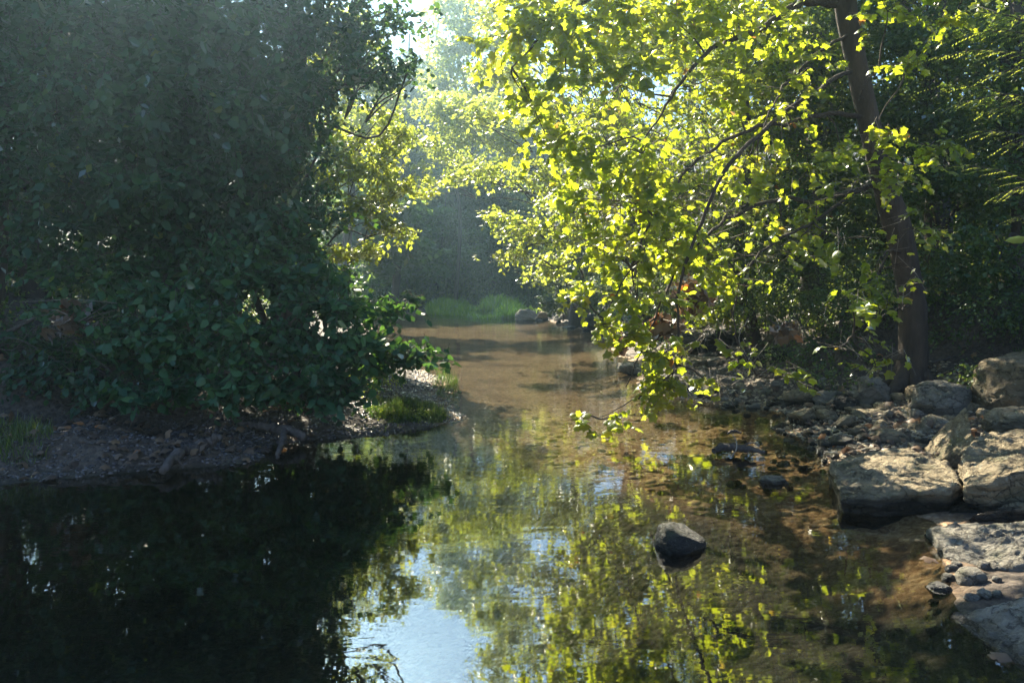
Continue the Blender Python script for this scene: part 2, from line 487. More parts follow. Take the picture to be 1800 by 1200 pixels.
# small riffles where the water runs thin over the gravel
rf4 = nd(nt, "ShaderNodeMapRange"); rf4.inputs[1].default_value = 10.5; rf4.inputs[2].default_value = 18; rf4.inputs[3].default_value = 0; rf4.inputs[4].default_value = .16
lk(nt, sx.outputs[1], rf4.inputs[0])
rp = nd(nt, "ShaderNodeMath", operation='MULTIPLY'); lk(nt, w4.outputs[0], rp.inputs[0]); lk(nt, rf4.outputs[0], rp.inputs[1])
rq = nd(nt, "ShaderNodeMath", operation='ADD'); lk(nt, rp.outputs[0], rq.inputs[0]); lk(nt, w1.outputs[0], rq.inputs[1]); lk(nt, rq.outputs[0], ws.inputs[2])
wa = nd(nt, "ShaderNodeMath", operation='MULTIPLY'); lk(nt, ws.outputs[0], wa.inputs[0]); lk(nt, aa.outputs[0], wa.inputs[1])
bp = nd(nt, "ShaderNodeBump"); bp.inputs["Strength"].default_value = 1.0; bp.inputs["Distance"].default_value = .0017
lk(nt, wa.outputs[0], bp.inputs["Height"])
fr = nd(nt, "ShaderNodeFresnel"); fr.inputs[0].default_value = 1.33; lk(nt, bp.outputs[0], fr.inputs[1])
fm = nd(nt, 'ShaderNodeMath', operation='MULTIPLY_ADD'); lk(nt, fr.outputs[0], fm.inputs[0]); fm.inputs[1].default_value = .50; fm.inputs[2].default_value = .24
gl = nd(nt, "ShaderNodeBsdfGlossy"); gl.inputs["Roughness"].default_value = .0; lk(nt, bp.outputs[0], gl.inputs["Normal"])
tr = nd(nt, "ShaderNodeBsdfTransparent"); tr.inputs[0].default_value = (.90, .88, .78, 1)
mx = nd(nt, "ShaderNodeMixShader"); lk(nt, fm.outputs[0], mx.inputs[0]); lk(nt, tr.outputs[0], mx.inputs[1]); lk(nt, gl.outputs[0], mx.inputs[2])
lk(nt, mx.outputs[0], out.inputs[0])

# ------------------------------------------------------------------ terrain
LB = np.array([(-8, -9), (3, -9), (5, -7.2), (7.0, -4.95), (7.7, -3.7), (7.95, -2.9), (8.15, -2.55), (9.0, -2.7), (9.3, -2.25), (9.6, -1.4), (10.1, -.95),
               (10.9, -.62), (11.6, -.85), (12.7, -.93), (15.2, -1.25), (16.3, -1.8), (19, -3.0), (25, -4.3), (36, -6.6), (41, -9), (44, -20), (60, -20)], float)
RB = np.array([(-8, 2.6), (3.0, 2.5), (4.35, 2.6), (4.9, 2.9), (6.0, 3.2), (7.1, 3.2), (8.5, 3.4), (9.8, 3.5), (11.2, 3.9), (11.9, 3.6), (12.4, 2.9), (13.4, 2.35),
               (15.9, 2.6), (19, 2.8), (23, 3.0), (28, 3.3), (33, 2.8), (40, 1.6), (44, 1.0), (60, 1)], float)


def height(x, y, detail=True):
    x = np.asarray(x, float); y = np.asarray(y, float)
    p = np.stack([x, y, np.zeros_like(x)], -1).reshape(-1, 3)
    wob = fbm(p * .9, 3, 5).reshape(x.shape) * .13
    xl = np.interp(y, LB[:, 0], LB[:, 1]); xr = np.interp(y, RB[:, 0], RB[:, 1])
    sl = xl - x + wob; sr = x - xr + wob; sf = y - 48.0 + wob * 3
    s = np.maximum(np.maximum(sl, sr), sf)
    pool = np.clip((10.6 - y) / 1.6, 0, 1) * np.clip((np.interp(y, [3.8, 6, 7.3, 9.8], [1.7, 1.6, 1.0, -.5]) - x) / 1.4, 0, 1)
    mid = np.clip((13.5 - y) / 4, 0, 1) * np.clip((.3 - x) / 1.2, 0, 1)
    near = np.clip((6.6 - y) / 1.6, 0, 1)
    dm = .20 + 1.3 * np.maximum(pool, near * .22) + .06 * mid
    ins = -dm * (1 - np.exp(np.minimum(s, 0) * (.9 / (.25 + dm) + 2.2 * pool)))
    so = np.maximum(s, 0)
    left = .12 * so + .12 * np.maximum(so - 4.5, 0)
    right = .13 * so + .40 * np.maximum(so - 2.6, 0) - .2 * np.maximum(so - 8, 0)
    rfar = .14 * so + .24 * np.maximum(so - 1.5, 0)
    k = np.clip((y - 11.5) / 3, 0, 1)
    right = right * (1 - k) + rfar * k
    far = .07 * so + .25 * np.maximum(so - 14, 0)
    o = np.where(sf >= np.maximum(sl, sr), far, np.where(sr > sl, right, left))
    # blend far into sides
    z = np.where(s > 0, o, ins)
    if detail:
        z = z + fbm(p * 1.7, 4, 9).reshape(x.shape) * (.02 + .05 * np.clip(so, 0, 3)) + fbm(p * 7, 3, 3).reshape(x.shape) * .012
    return z


def hz(x, y): return float(height(np.array([x]), np.array([y]))[0])


ys = np.concatenate([np.linspace(-7, 2.5, 18, endpoint=False), np.linspace(2.5, 20, 300, endpoint=False), np.linspace(20, 52, 130, endpoint=False), np.geomspace(52, 170, 40)])
us = np.linspace(-1, 1, 381)
sp_x = np.sign(us) * (np.abs(us) * 7 + np.abs(us) ** 5 * 80)
X, Y = np.meshgrid(sp_x, ys)
Z = height(X, Y)
SILT_SHADE = np.array([(-8, 3.4), (3.8, 3.4), (4.5, 3.0), (5.0, 2.3), (6, 2.35), (7.3, 1.6), (9.8, -.3), (10.6, -1.2), (12, -4)], float)  # x limit of the dark bed: silt plus painted pool shade
ny, nx = X.shape
V = np.stack([X, Y, Z], -1).reshape(-1, 3)
i = np.arange(ny - 1)[:, None] * nx; j = np.arange(nx - 1)[None, :]
Fq = np.stack([i + j, i + j + 1, i + nx + j + 1, i + nx + j], -1).reshape(-1, 4)
g = obj('ground', mesh_np('ground', V, Fq, [M['ground']], smooth=True, vattr={'silt_shade': np.clip((np.interp(Y, SILT_SHADE[:, 0], SILT_SHADE[:, 1]) - X) / .9 + .5, -.2, 1.3).ravel() * (Y.ravel() < 12)})); tag(g, kind='structure')
wv = np.array([[-40, -6.5, 0], [9, -6.5, 0], [9, 52, 0], [-40, 52, 0]], float)
w = obj('water', mesh_np('water', wv, np.array([[0, 1, 2, 3]]), [M['water']])); tag(w, kind='structure')

# ------------------------------------------------------------------ haze: thin bright air over the creek, also standing in for lens flare
HAZE = 0.0021
m, nt, out = newmat('haze')
pv = nd(nt, "ShaderNodeVolumePrincipled")
pv.inputs["Color"].default_value = (.52, .80, 1.0, 1); pv.inputs["Density"].default_value = HAZE
pv.inputs["Anisotropy"].default_value = 0.82
lk(nt, pv.outputs[0], out.inputs[1])
hb = np.array([[x, y, z] for z in (-3.2, 52) for y in (-9, 180) for x in (-95, 95)], float)
hf = np.array([[0, 2, 3, 1], [4, 5, 7, 6], [0, 1, 5, 4], [2, 6, 7, 3], [0, 4, 6, 2], [1, 3, 7, 5]])
if HAZE > 0:
    h = obj('haze', mesh_np('haze', hb, hf, [m])); tag(h, kind='stuff')

# ------------------------------------------------------------------ leaf templates
def zfold(pts, fold=.22, curl=.25):
    return np.array([(x, y, -fold * abs(x) - curl * (y - .3) ** 2 * .6) for x, y in pts], float)


syc_out = [(0, 0), (.26, -.08), (.54, .06), (.52, .24), (.45, .34), (.66, .58), (.47, .68), (.30, .72), (.02, 1.02),
           (-.28, .70), (-.44, .66), (-.62, .54), (-.43, .33), (-.50, .22), (-.53, .08), (-.25, -.08)]
T_SYC = np.vstack([zfold(syc_out, .34, .7), [[0, .38, .03]]])
F_SYC = np.array([[k, (k + 1) % 16, 16] for k in range(16)])
T_OV = zfold([(0, 0), (.34, .30), (.25, .68), (0, 1), (-.34, .30), (-.25, .68)], .35, .3)
F_OV = np.array([[0, 1, 2, 3], [0, 3, 5, 4]])
T_SM = zfold([(0, 0), (.32, .45), (0, 1), (-.32, .45)], .3, .2)
F_SM = np.array([[0, 1, 2, 3]])
T_NAR = zfold([(0, 0), (.17, .4), (0, 1), (-.17, .4)], .3, .2)
T_TW = np.array([(math.cos(a) * r, y, math.sin(a) * r) for y, r in ((0, 1), (1, .45)) for a in (0, 2.09, 4.19)])
F_TW = np.array([[0, 1, 4, 3], [1, 2, 5, 4], [2, 0, 3, 5]])
TPL = {'syc': (T_SYC, F_SYC), 'ov': (T_OV, F_OV), 'sm': (T_SM, F_SM), 'nar': (T_NAR, F_SM)}


def blob(px, py, d, rx, ry, rd=None, n=1.0):
    """an ellipsoid of crown: centre seen at px,py, radii in photo pixels, depth radius in metres"""
    c = P(px, py, d)
    a, b = rx * d / F, ry * d / F
    return (c, np.array([a, rd if rd else .8 * (a + b) / 2 + .3, b]), n)


def sprays(blobs, dens, L, nl, ls, r, droop=.35, flat=1.0, shell=2.4, spread=.8, clump=.0):
    """dens: twigs per m3^(2/3)-ish; returns leaf instances and twig instances"""
    LP, LR, LS, TP, TR, TS, BI = [], [], [], [], [], [], []
    rt = np.random.default_rng(len(blobs) * 7 + 1)
    for bi, (c, rad, nf) in enumerate(blobs):
        area = (rad[0] * rad[1] + rad[1] * rad[2] + rad[0] * rad[2]) / 3 * 4 * math.pi
        n = max(3, int(area * dens * nf))
        u = norm(r.normal(size=(n, 3)))
        rr = r.random(n) ** (1 / shell)
        rr = rr * (1 + .18 * r.normal(size=n)) * (1 + .28 * vnoise(u * 2.1 + 7 * bi, 31))
        p = c + u * rr[:, None] * rad
        tone = rt.random() * .4 + .6 * (.5 + .5 * vnoise(u * 3.0 + bi * 5, 77))
        if clump > 0:
            nc = max(2, n // 13)
            ci = r.integers(0, nc, n); tone = .5 * tone + .5 * rt.random(nc)[ci]
            p = p[ci] + r.normal(size=(n, 3)) * np.array([clump, clump, clump * .30])
        td = norm(norm(u * rad) * .8 + np.array([0, 0, -droop]) + r.normal(size=(n, 3)) * .45)
        Lt = L * r.uniform(.6, 1.3, n)
        st = p - td * Lt[:, None] * .5
        TP.append(st); TR.append(frames(td, np.array([0.1, .2, 1.0]) + 0 * td)); TS.append(Lt)
        k = np.arange(nl)
        f = (k + .7) / nl
        sgn = np.where(k % 2 == 0, 1.0, -1.0)
        side = norm(np.cross(td, [0, 0, 1.0]) + 1e-4)
        q = st[:, None, :] + td[:, None, :] * (Lt[:, None] * f[None, :])[:, :, None]
        q[:, :, 2] -= (f ** 2 * .12)[None, :] * Lt[:, None]
        fd = td[:, None, :] * .55 + side[:, None, :] * (sgn[None, :] * spread)[:, :, None] + r.normal(size=(n, nl, 3)) * .35 + np.array([0, 0, -.3])
        nr = np.array([0, 0, flat]) + r.normal(size=(n, nl, 3)) * .45 + norm(u)[:, None, :] * .35
        LP.append(q.reshape(-1, 3)); LR.append(frames(fd.reshape(-1, 3), nr.reshape(-1, 3)))
        LS.append(ls * r.uniform(.5, 1.3, n * nl))
        BI.append(np.repeat(tone, nl))
    return (np.concatenate(LP), np.concatenate(LR), np.concatenate(LS), np.concatenate(BI)), (np.concatenate(TP), np.concatenate(TR), np.concatenate(TS))


def project(p):
    x, y, z = p[:, 0], p[:, 1], p[:, 2] - CAMZ
    fw = y * cp - z * sp; up = y * sp + z * cp
    return 900 + F * x / fw, 600 - F * up / fw, fw


_LT = {}


def leaf_tpl(tpl, mat, v):
    k = (tpl, mat, v)
    if k not in _LT:
        T, TF = TPL[tpl]
        rr = np.random.default_rng(v + 5)
        T2 = T + rr.normal(0, .035, T.shape) * (np.abs(T[:, :1]) + .2)
        _LT[k] = mesh_np('leaf', T2, TF, [M[mat]], attr={'rnd': np.full(len(TF), (v + .5) / 12.0)})
    return _LT[k]


def foliage(root, leaves, tpl, mat, r, singles=0, name='crown', keep=None):
    LP, LR, LS = leaves[:3]
    # clear the lens
    ok = (LP[:, 1] > 3.0)
    ok &= LP[:, 2] > -.0 + height(LP[:, 0], LP[:, 1], False).clip(0) + .03
    if keep is not None: ok &= keep(LP)
    LP, LR, LS = LP[ok], LR[ok], LS[ok]
    rnd = r.random(len(LP))
    if len(leaves) > 3: rnd = np.where(rnd > .985, rnd, .5 * rnd + .48 * leaves[3][ok])
    o0 = np.array(root.location)
    pick = np.zeros(len(LP), bool)
    if singles:
        px, py, fw = project(LP)
        inside = (px > 0) & (px < 1800) & (py > 0) & (py < 1200)
        sc = np.where(inside, LS / fw, 0)
        idx = np.argsort(-sc)[:singles]
        idx = idx[sc[idx] > 0]
        pick[idx] = True
        for k in idx:
            o = bpy.data.objects.new('leaf', leaf_tpl(tpl, mat, int(rnd[k] * 12)))
            COL.objects.link(o); o.parent = root
            Mx = Matrix(LR[k].tolist()).to_4x4()
            o.matrix_local = Matrix.Translation(Vector(LP[k] - o0)) @ Mx @ Matrix.Scale(float(LS[k]), 4)
    T, TF = TPL[tpl]
    V, Fa, rf = bake(T, TF, LP[~pick] - o0, LR[~pick], LS[~pick], rnd[~pick])
    o = obj(name, mesh_np(name, V, Fa, [M[mat]], attr={'rnd': rf}), root)
    o['kind'] = 'stuff'
    return o


def twigs(root, tw, rad, mat='twig', name='twigs', frac=1.0):
    TP, TR, TS = tw
    n = int(len(TP) * frac)
    sc = np.stack([np.full(n, rad), TS[:n], np.full(n, rad)], -1)
    V, Fa, rf = bake(T_TW, F_TW, TP[:n] - np.array(root.location), TR[:n], sc, np.zeros(n))
    o = obj(name, mesh_np(name, V, Fa, [M[mat]]), root); o['kind'] = 'stuff'
    return o


def limb_to(tb, start, end, r0, r1, r, sides=6, lift=.15, n=14):
    start = np.array(start, float); end = np.array(end, float)
    d = end - start; L = np.linalg.norm(d)
    m1 = start + d * .35 + np.array([0, 0, lift * L]) + r.normal(0, .05 * L, 3)
    m2 = start + d * .7 + np.array([0, 0, lift * .7 * L]) + r.normal(0, .05 * L, 3)
    tb.add(curve([start, m1, m2, end], n), [r0, r0 * .6 + r1 * .4, r1], sides, cap=False)


def generic_tree(name, label, base, top, r0, blobs, dens, L, nl, ls, tpl, mat, seed, cat='tree', group=None, bark='bark2', singles=0, droop=.35, limbs=True, twig_r=0, spread=.8, shell=2.4, flat=1.0, clump=0.0):
    r = np.random.default_rng(seed)
    base = np.array(base, float); top = np.array(top, float)
    base[2] = hz(base[0], base[1]) - .1
    root = empty(name, Vector(base), label, cat, group)
    tb = Tubes()
    mid = (base + top) / 2 + r.normal(0, .04 * np.linalg.norm(top - base), 3) * np.array([1, 1, 0])
    pts = curve([base, base * .72 + top * .28 + r.normal(0, .1, 3) * [1, 1, 0], mid, top], 26)
    tb.add(pts, [r0 * 1.35, r0, r0 * .8, r0 * .35], 12, seed, .12)
    obj('trunk', tb.mesh('trunk', M[bark], base), root)
    lv, tw = sprays(blobs, dens, L, nl, ls, r, droop, shell=shell, spread=spread, flat=flat, clump=clump)
    if limbs:
        tb = Tubes()
        for c, rad, nf in blobs:
            k = int(np.clip((c[2] - base[2]) / max(top[2] - base[2], .1) * .75, .12, .95) * 25)
            limb_to(tb, pts[k], c, r0 * .17 * (1 - k / 40), r0 * .08, r)
            for q in range(3):
                e = c + norm(r.normal(size=3)) * rad * .8
                limb_to(tb, c * .7 + pts[k] * .3, e, r0 * .08, r0 * .02, r, 5, .05, 8)
        obj('branches', tb.mesh('branches', M[bark], base), root)
    foliage(root, lv, tpl, mat, r, singles)
    if twig_r: twigs(root, tw, twig_r, 'twig' if bark == 'bark' else bark)
    return root


# ------------------------------------------------------------------ the sycamore on the right bank
def build_sycamore():
    r = np.random.default_rng(11)
    base = np.array([5.85, 11.3, 0.0]); base[2] = hz(base[0], base[1]) - .12
    root = empty('sycamore_tree', Vector(base), 'tall sycamore with thick bare trunk leaning left and sunlit yellow green leaves over the creek', 'tree')
    tb = Tubes()
    tr = [base, P(1604, 640, 11.3), P(1603, 540, 11.3), P(1583, 420, 11.25), P(1556, 330, 11.2), P(1528, 215, 11.1), P(1503, 100, 11.0), P(1488, 20, 10.9),
          P(1470, -120, 10.7), P(1440, -300, 10.5), P(1400, -520, 10.3)]
    pts = curve(tr, 70)
    tb.add(pts, [.31, .22, .20, .19, .178, .165, .152, .145, .14, .135, .145, .13, .11, .08, .05], 20, 3, .09)
    obj('trunk', tb.mesh('trunk', M['bark'], base), root)

    tb = Tubes()
    for a, L_, rr0 in ((-2.6, .9, .12), (-1.7, .7, .10), (-.6, .9, .11), (.5, .8, .10), (2.4, .8, .10), (-3.6, .6, .08)):
        d0 = np.array([math.cos(a), math.sin(a), 0])
        q = [base + d0 * .12 + np.array([0, 0, .55]), base + d0 * .24 + np.array([0, 0, .28]), base + d0 * .45 + np.array([0, 0, .14]), base + d0 * L_ + np.array([0, 0, -.02])]
        tb.add(curve(q, 14), [rr0 * .7, rr0, rr0 * .8, rr0 * .35], 8, 3, .1)
    obj('roots', tb.mesh('roots', M['bark'], base), root)
    def tp(py):
        return pts[int(np.argmin(np.abs(project(pts)[1] - py)))]
    tb = Tubes()
    # main limbs, as the photograph shows them: each leaves the trunk and sweeps down to the left
    limbs = [
        ([tp(15), P(1440, 5, 10.8), P(1400, 8, 10.6), P(1345, 45, 10.3), P(1290, 70, 10.0), P(1240, 95, 9.8), P(1180, 170, 9.6), P(1130, 250, 9.5)], .085, .012),
        ([tp(15), P(1445, -30, 10.8), P(1380, -60, 10.4), P(1250, -70, 10), P(1100, -30, 9.6), P(980, 40, 9.4), P(900, 120, 9.3)], .08, .012),
        ([tp(60), P(1440, 90, 10.5), P(1380, 150, 10.2), P(1340, 230, 9.9), P(1290, 320, 9.7)], .035, .006),
        ([tp(200), P(1450, 200, 10.8), P(1390, 215, 10.4), P(1310, 230, 10), P(1220, 290, 9.8), P(1150, 380, 9.8), P(1110, 470, 9.9), P(1060, 560, 10.0)], .05, .008),
        ([tp(330), P(1500, 335, 11), P(1440, 355, 10.7), P(1370, 350, 10.3), P(1270, 390, 10.1), P(1200, 460, 10), P(1150, 560, 10), P(1100, 680, 9.9)], .055, .008),
        ([tp(340), P(1520, 330, 10.9), P(1430, 390, 10.3), P(1330, 450, 10.1), P(1290, 560, 10.0), P(1330, 660, 9.8)], .045, .006),
        ([tp(120), P(1420, 170, 10.2), P(1290, 280, 9.6), P(1230, 400, 9.6), P(1190, 520, 9.7), P(1190, 640, 9.7), P(1120, 700, 9.6), P(1050, 735, 9.5)], .045, .005),
        ([tp(170), P(1512, 170, 10.6), P(1525, 140, 10.4), P(1545, 125, 10.2), P(1590, 110, 9.8)], .02, .005),
        ([tp(300), P(1570, 290, 10.8), P(1600, 285, 10.4), P(1640, 250, 10.1)], .02, .005),
        ([tp(440), P(1560, 440, 10.6), P(1545, 480, 9.9), P(1540, 540, 9.4), P(1500, 590, 9.1)], .02, .004),
        ([tp(540), P(1575, 545, 10.6), P(1545, 560, 9.9), P(1530, 585, 9.5), P(1560, 610, 9.2), P(1590, 632, 9.1)], .018, .004),
        ([tp(-100), P(1380, -160, 10), P(1250, -200, 9.6), P(1100, -180, 9.2), P(980, -120, 9)], .07, .01),
        ([tp(-250), P(1300, -330, 10), P(1150, -330, 9.6), P(1000, -260, 9.4)], .06, .01),
        ([tp(-150), P(1560, -220, 10), P(1650, -180, 9.6), P(1720, -60, 9.4)], .05, .01),
    ]
    limbs = [(c, a * .72, b * .8) for c, a, b in limbs]
    for c, a, b in limbs:
        tb.add(curve(c, 44, .012, int(a * 1e4)), [a, a * .6, b], 7, 5, .1, cap=False)
    B = blob
    big = [B(905, 60, 9.6, 70, 70), B(990, 40, 9.4, 90, 75), B(1080, 30, 9.8, 90, 75), B(1180, 30, 10, 90, 70), B(1280, 30, 10.2, 80, 60), B(1370, 60, 10.4, 60, 50, n=.8),
           B(920, 165, 10.0, 55, 50, n=.6), B(1000, 150, 9.5, 80, 75), B(1090, 150, 9.4, 90, 70), B(1190, 150, 9.8, 85, 70), B(1290, 160, 10, 75, 60, n=.9), B(1380, 190, 10.3, 60, 60, n=.7),
           B(960, 240, 10.2, 55, 50, n=.6), B(1040, 260, 9.8, 80, 65), B(1130, 270, 9.6, 85, 65), B(1230, 270, 9.8, 80, 60), B(1330, 290, 10.2, 75, 55, n=.75), B(1420, 300, 10.5, 60, 45, n=.6),
           B(1010, 350, 10.3, 60, 55, n=.7), B(1090, 360, 10, 80, 60), B(1180, 360, 9.9, 80, 60), B(1280, 370, 10.1, 75, 50, n=.7), B(1370, 400, 10.4, 70, 40, n=.55),
           B(1060, 440, 10.1, 55, 45, n=.8), B(1130, 450, 9.9, 70, 50), B(1220, 450, 10, 70, 50, n=.8), B(1310, 450, 10.2, 65, 40, n=.6), B(1400, 440, 10.2, 50, 28, n=.7),
           B(1020, 510, 10, 35, 24, n=1), B(1060, 570, 10, 30, 18, n=1), B(1120, 520, 9.8, 60, 45, n=.8), B(1190, 530, 9.8, 60, 40, n=.5), B(1270, 500, 10, 60, 34, n=.5),
           B(1110, 590, 9.8, 55, 28, n=.8), B(1160, 625, 9.7, 60, 30, n=1), B(1230, 600, 9.8, 50, 32, n=.7), B(1300, 620, 9.7, 60, 34, n=.9), B(1360, 655, 9.6, 45, 22, n=1),
           B(1180, 670, 9.6, 60, 26, n=1.2), B(1250, 670, 9.6, 55, 26, n=1.1), B(1400, 668, 9.5, 22, 12, n=1.2), B(1150, 700, 9.5, 28, 12, n=1.2), B(1085, 735, 9.4, 24, 9, n=1.2), B(1022, 735, 9.3, 8, 6, n=1),
           B(1480, 260, 10.6, 60, 30, n=.4), B(1510, 330, 10.2, 70, 30, n=.6), B(1440, 360, 10.2, 50, 26, n=.5), B(1560, 300, 9.8, 60, 22, n=.6), B(1640, 260, 9.9, 45, 18, n=.8),
           B(1590, 112, 9.8, 28, 12, n=1), B(1545, 240, 9.6, 40, 14, n=.9), B(1600, 400, 9.8, 35, 40, n=.5), B(1480, 420, 9.6, 50, 24, n=.6),
           B(1550, 470, 9.5, 45, 22, n=.7), B(1500, 530, 9.0, 38, 18, n=1.1), B(1560, 525, 9.1, 40, 20, n=1), B(1610, 500, 9.3, 28, 16, n=.9),
           B(1475, 610, 8.9, 20, 9, n=1.4), B(1535, 605, 8.9, 30, 12, n=1.3), B(1580, 632, 9, 18, 10, n=1.4), B(1540, 645, 8.9, 18, 7, n=1.4),
           B(1420, 120, 10.2, 45, 40, n=.5), B(1560, 20, 10, 60, 30, n=.5), B(1680, 30, 9.6, 60, 24, n=.4)]
    up = [B(900, -60, 9.0, 70, 90, n=.7), B(1000, -80, 9.0, 110, 90, n=.8), B(1130, -80, 9.3, 110, 90, n=.8), B(1260, -80, 9.6, 110, 90, n=.8), B(1400, -80, 10, 100, 90, n=.6), B(1560, -90, 10, 110, 90, n=.5), B(1700, -80, 9.6, 110, 80, n=.5),
          B(960, -230, 9, 90, 90, n=.6), B(1100, -240, 9.2, 120, 90, n=.6), B(1260, -250, 9.6, 120, 90, n=.6), B(1420, -250, 10, 120, 90, n=.5), B(1600, -240, 10, 130, 80, n=.4),
          B(1050, -400, 9.4, 120, 80, n=.5), B(1220, -420, 9.8, 130, 90, n=.5), B(1420, -440, 10, 130, 90, n=.4)]
    for c, rad, nf in big + up:
        # feeder from the closest limb point
        best = None
        for cc, a, b in limbs:
            q = np.array(cc); dd = np.linalg.norm(q - c, axis=1); k = int(np.argmin(dd))
            if best is None or dd[k] < best[0]: best = (dd[k], q[k])
        limb_to(tb, best[1], c, .014, .005, r, 5, .03, 8)
        for q in range(3):
            limb_to(tb, c, c + norm(r.normal(size=3)) * rad * .9, .007, .003, r, 4, .0, 6)
    obj('branches', tb.mesh('branches', M['bark'], base), root)
    lv, tw = sprays(big, 11, .42, 10, .092, r, .35, flat=.9)
    lv2, tw2 = sprays(up, 4.5, .45, 9, .11, r, .35)
    lv = tuple(np.concatenate([a, b]) for a, b in zip(lv, lv2)); tw = tuple(np.concatenate([a, b]) for a, b in zip(tw, tw2))
    
    def gaps(p):
        # openings in the crown through which the sun dapples the rocks
        t = (p[:, 2] - .2) / SD[2]
        q = p - t[:, None] * np.array(SD)
        inr = (q[:, 0] > 2.2) & (q[:, 0] < 6) & (q[:, 1] > 4.6) & (q[:, 1] < 11)
        nz = fbm(np.stack([q[:, 0] * 2.0, q[:, 1] * 2.0, q[:, 1] * 0], -1), 3, 71)
        return ~(inr & (nz > -.22) & (r.random(len(p)) < .93))
    foliage(root, lv, 'syc', 'syc', r, 300, keep=gaps)
    twigs(root, tw, .0035)


build_sycamore()

# ------------------------------------------------------------------ mid-distance sunlit trees
B = blob
generic_tree('maple_tree', 'sunlit yellow green maple reaching over the creek behind the sycamore, left of it', P(1130, 560, 24) , P(1050, -150, 23), .22,
    [B(885, 40, 22, 50, 50, .55), B(860, 125, 21.5, 45, 40, .55), B(870, -50, 22, 45, 50, .55, n=.8), B(850, 210, 21.5, 40, 36, .55, n=.8), B(860, 320, 21, 60, 38, .55), B(920, 300, 21.5, 70, 50, .55), B(1000, 300, 22, 70, 60, .55), B(880, 390, 21, 50, 30, .55), B(940, 400, 21.5, 70, 45, .55), B(1020, 400, 22, 70, 60, .55),
     B(910, 450, 21, 40, 22, .55), B(980, 470, 22, 60, 35, .55), B(960, 200, 22, 80, 60, .55), B(1050, 200, 22.5, 90, 70, .55), B(920, 110, 22, 60, 60, .55, n=.7), B(1020, 90, 22.5, 90, 70, .55),
     B(1100, 350, 23, 90, 90, .55, n=.7), B(1120, 100, 23, 100, 90, .55, n=.7), B(950, 0, 22.5, 80, 60, .55, n=.8), B(1050, -60, 23, 110, 90, .55, n=.6), B(1150, 480, 23, 80, 60, .55, n=.6)],
    11, .55, 8, .155, 'sm', 'maple', 21, bark='bark2', droop=.25, twig_r=.006, clump=.25)
generic_tree('maple_tree', 'tall sunlit tree with fine leaves on the slope behind the sycamore trunk', P(1440, 560, 19), P(1400, -200, 18.5), .14,
    [B(1180, 0, 18, 90, 70, .6), B(1300, 0, 18, 90, 70, .6), B(1420, 20, 18, 90, 70, .6), B(1240, 120, 18, 90, 70, .6), B(1360, 130, 18, 80, 60, .6), B(1460, 140, 18, 60, 50, .6), B(1280, 240, 18, 90, 60, .6), B(1390, 250, 18, 70, 50, .6), B(1300, 340, 18, 80, 50, .6),
     B(1230, 400, 18, 80, 50, .6), B(1240, -120, 18, 110, 70, .6), B(1380, -110, 18, 110, 70, .6), B(1100, -100, 18, 90, 70, .6)],
    14, .5, 8, .12, 'sm', 'maple', 24, droop=.3, twig_r=.005, clump=.22)
generic_tree('boxelder_tree', 'sunlit boxelder with glowing leaves between the dark left bank trees and the far trees', P(520, 560, 19), P(590, 60, 18.5), .16,
    [B(715, 235, 17, 24, 20, .55), B(725, 320, 17, 20, 22, .55), B(665, 210, 17.2, 30, 24, .55), B(650, 440, 17, 30, 16, .55), B(690, 260, 17, 32, 24, .55), B(650, 300, 17.2, 50, 40, .55), B(600, 290, 17.5, 45, 50, .55, n=.8), B(690, 330, 17, 36, 34, .55), B(640, 370, 17.2, 55, 36, .55), B(690, 395, 17, 28, 26, .55), B(600, 430, 17.2, 20, 28, .55, n=.8),
     B(575, 210, 17.6, 36, 45, .55, n=.7), B(570, 340, 17.6, 40, 50, .55, n=.8), B(640, 230, 17.4, 30, 20, .55, n=.5), B(560, 120, 18, 50, 50, .55, n=.5), B(600, 60, 18, 60, 50, .55, n=.5)],
    24, .4, 8, .125, 'sm', 'maple', 22, droop=.3, twig_r=.005, clump=.18)
generic_tree('maple_tree', 'sunlit young tree with small leaves filling the gaps right behind the sycamore crown', P(1330, 560, 16), P(1280, -80, 15.5), .11,
    [B(1150, 60, 15, 90, 70, .6), B(1270, 60, 15, 90, 70, .6), B(1370, 110, 15.3, 60, 60, .6, n=.7), B(1120, 180, 15, 80, 60, .6), B(1230, 190, 15, 90, 60, .6), B(1330, 230, 15.3, 70, 60, .6, n=.7), B(1120, 300, 15, 80, 60, .6), B(1220, 320, 15, 90, 60, .6), B(1320, 350, 15.2, 60, 50, .6, n=.6),
     B(1390, 210, 15.4, 60, 60, .6), B(1380, 310, 15.4, 60, 50, .6), B(1420, 380, 15.4, 50, 40, .6), B(1440, 120, 15.4, 50, 50, .6), B(1250, 540, 15, 50, 30, .6), B(1130, 410, 15, 70, 50, .6), B(1200, 430, 15, 80, 50, .6), B(1050, 120, 15.5, 60, 60, .6), B(1040, 240, 15.5, 60, 60, .6), B(1060, 360, 15.5, 50, 50, .6), B(1290, 450, 15, 50, 30, .6, n=.6), B(1200, -60, 15, 120, 70, .6), B(1300, -160, 15, 120, 70, .6, n=.7)],
    20, .45, 8, .105, 'ov', 'syc', 23, droop=.3, twig_r=.005, clump=.2)

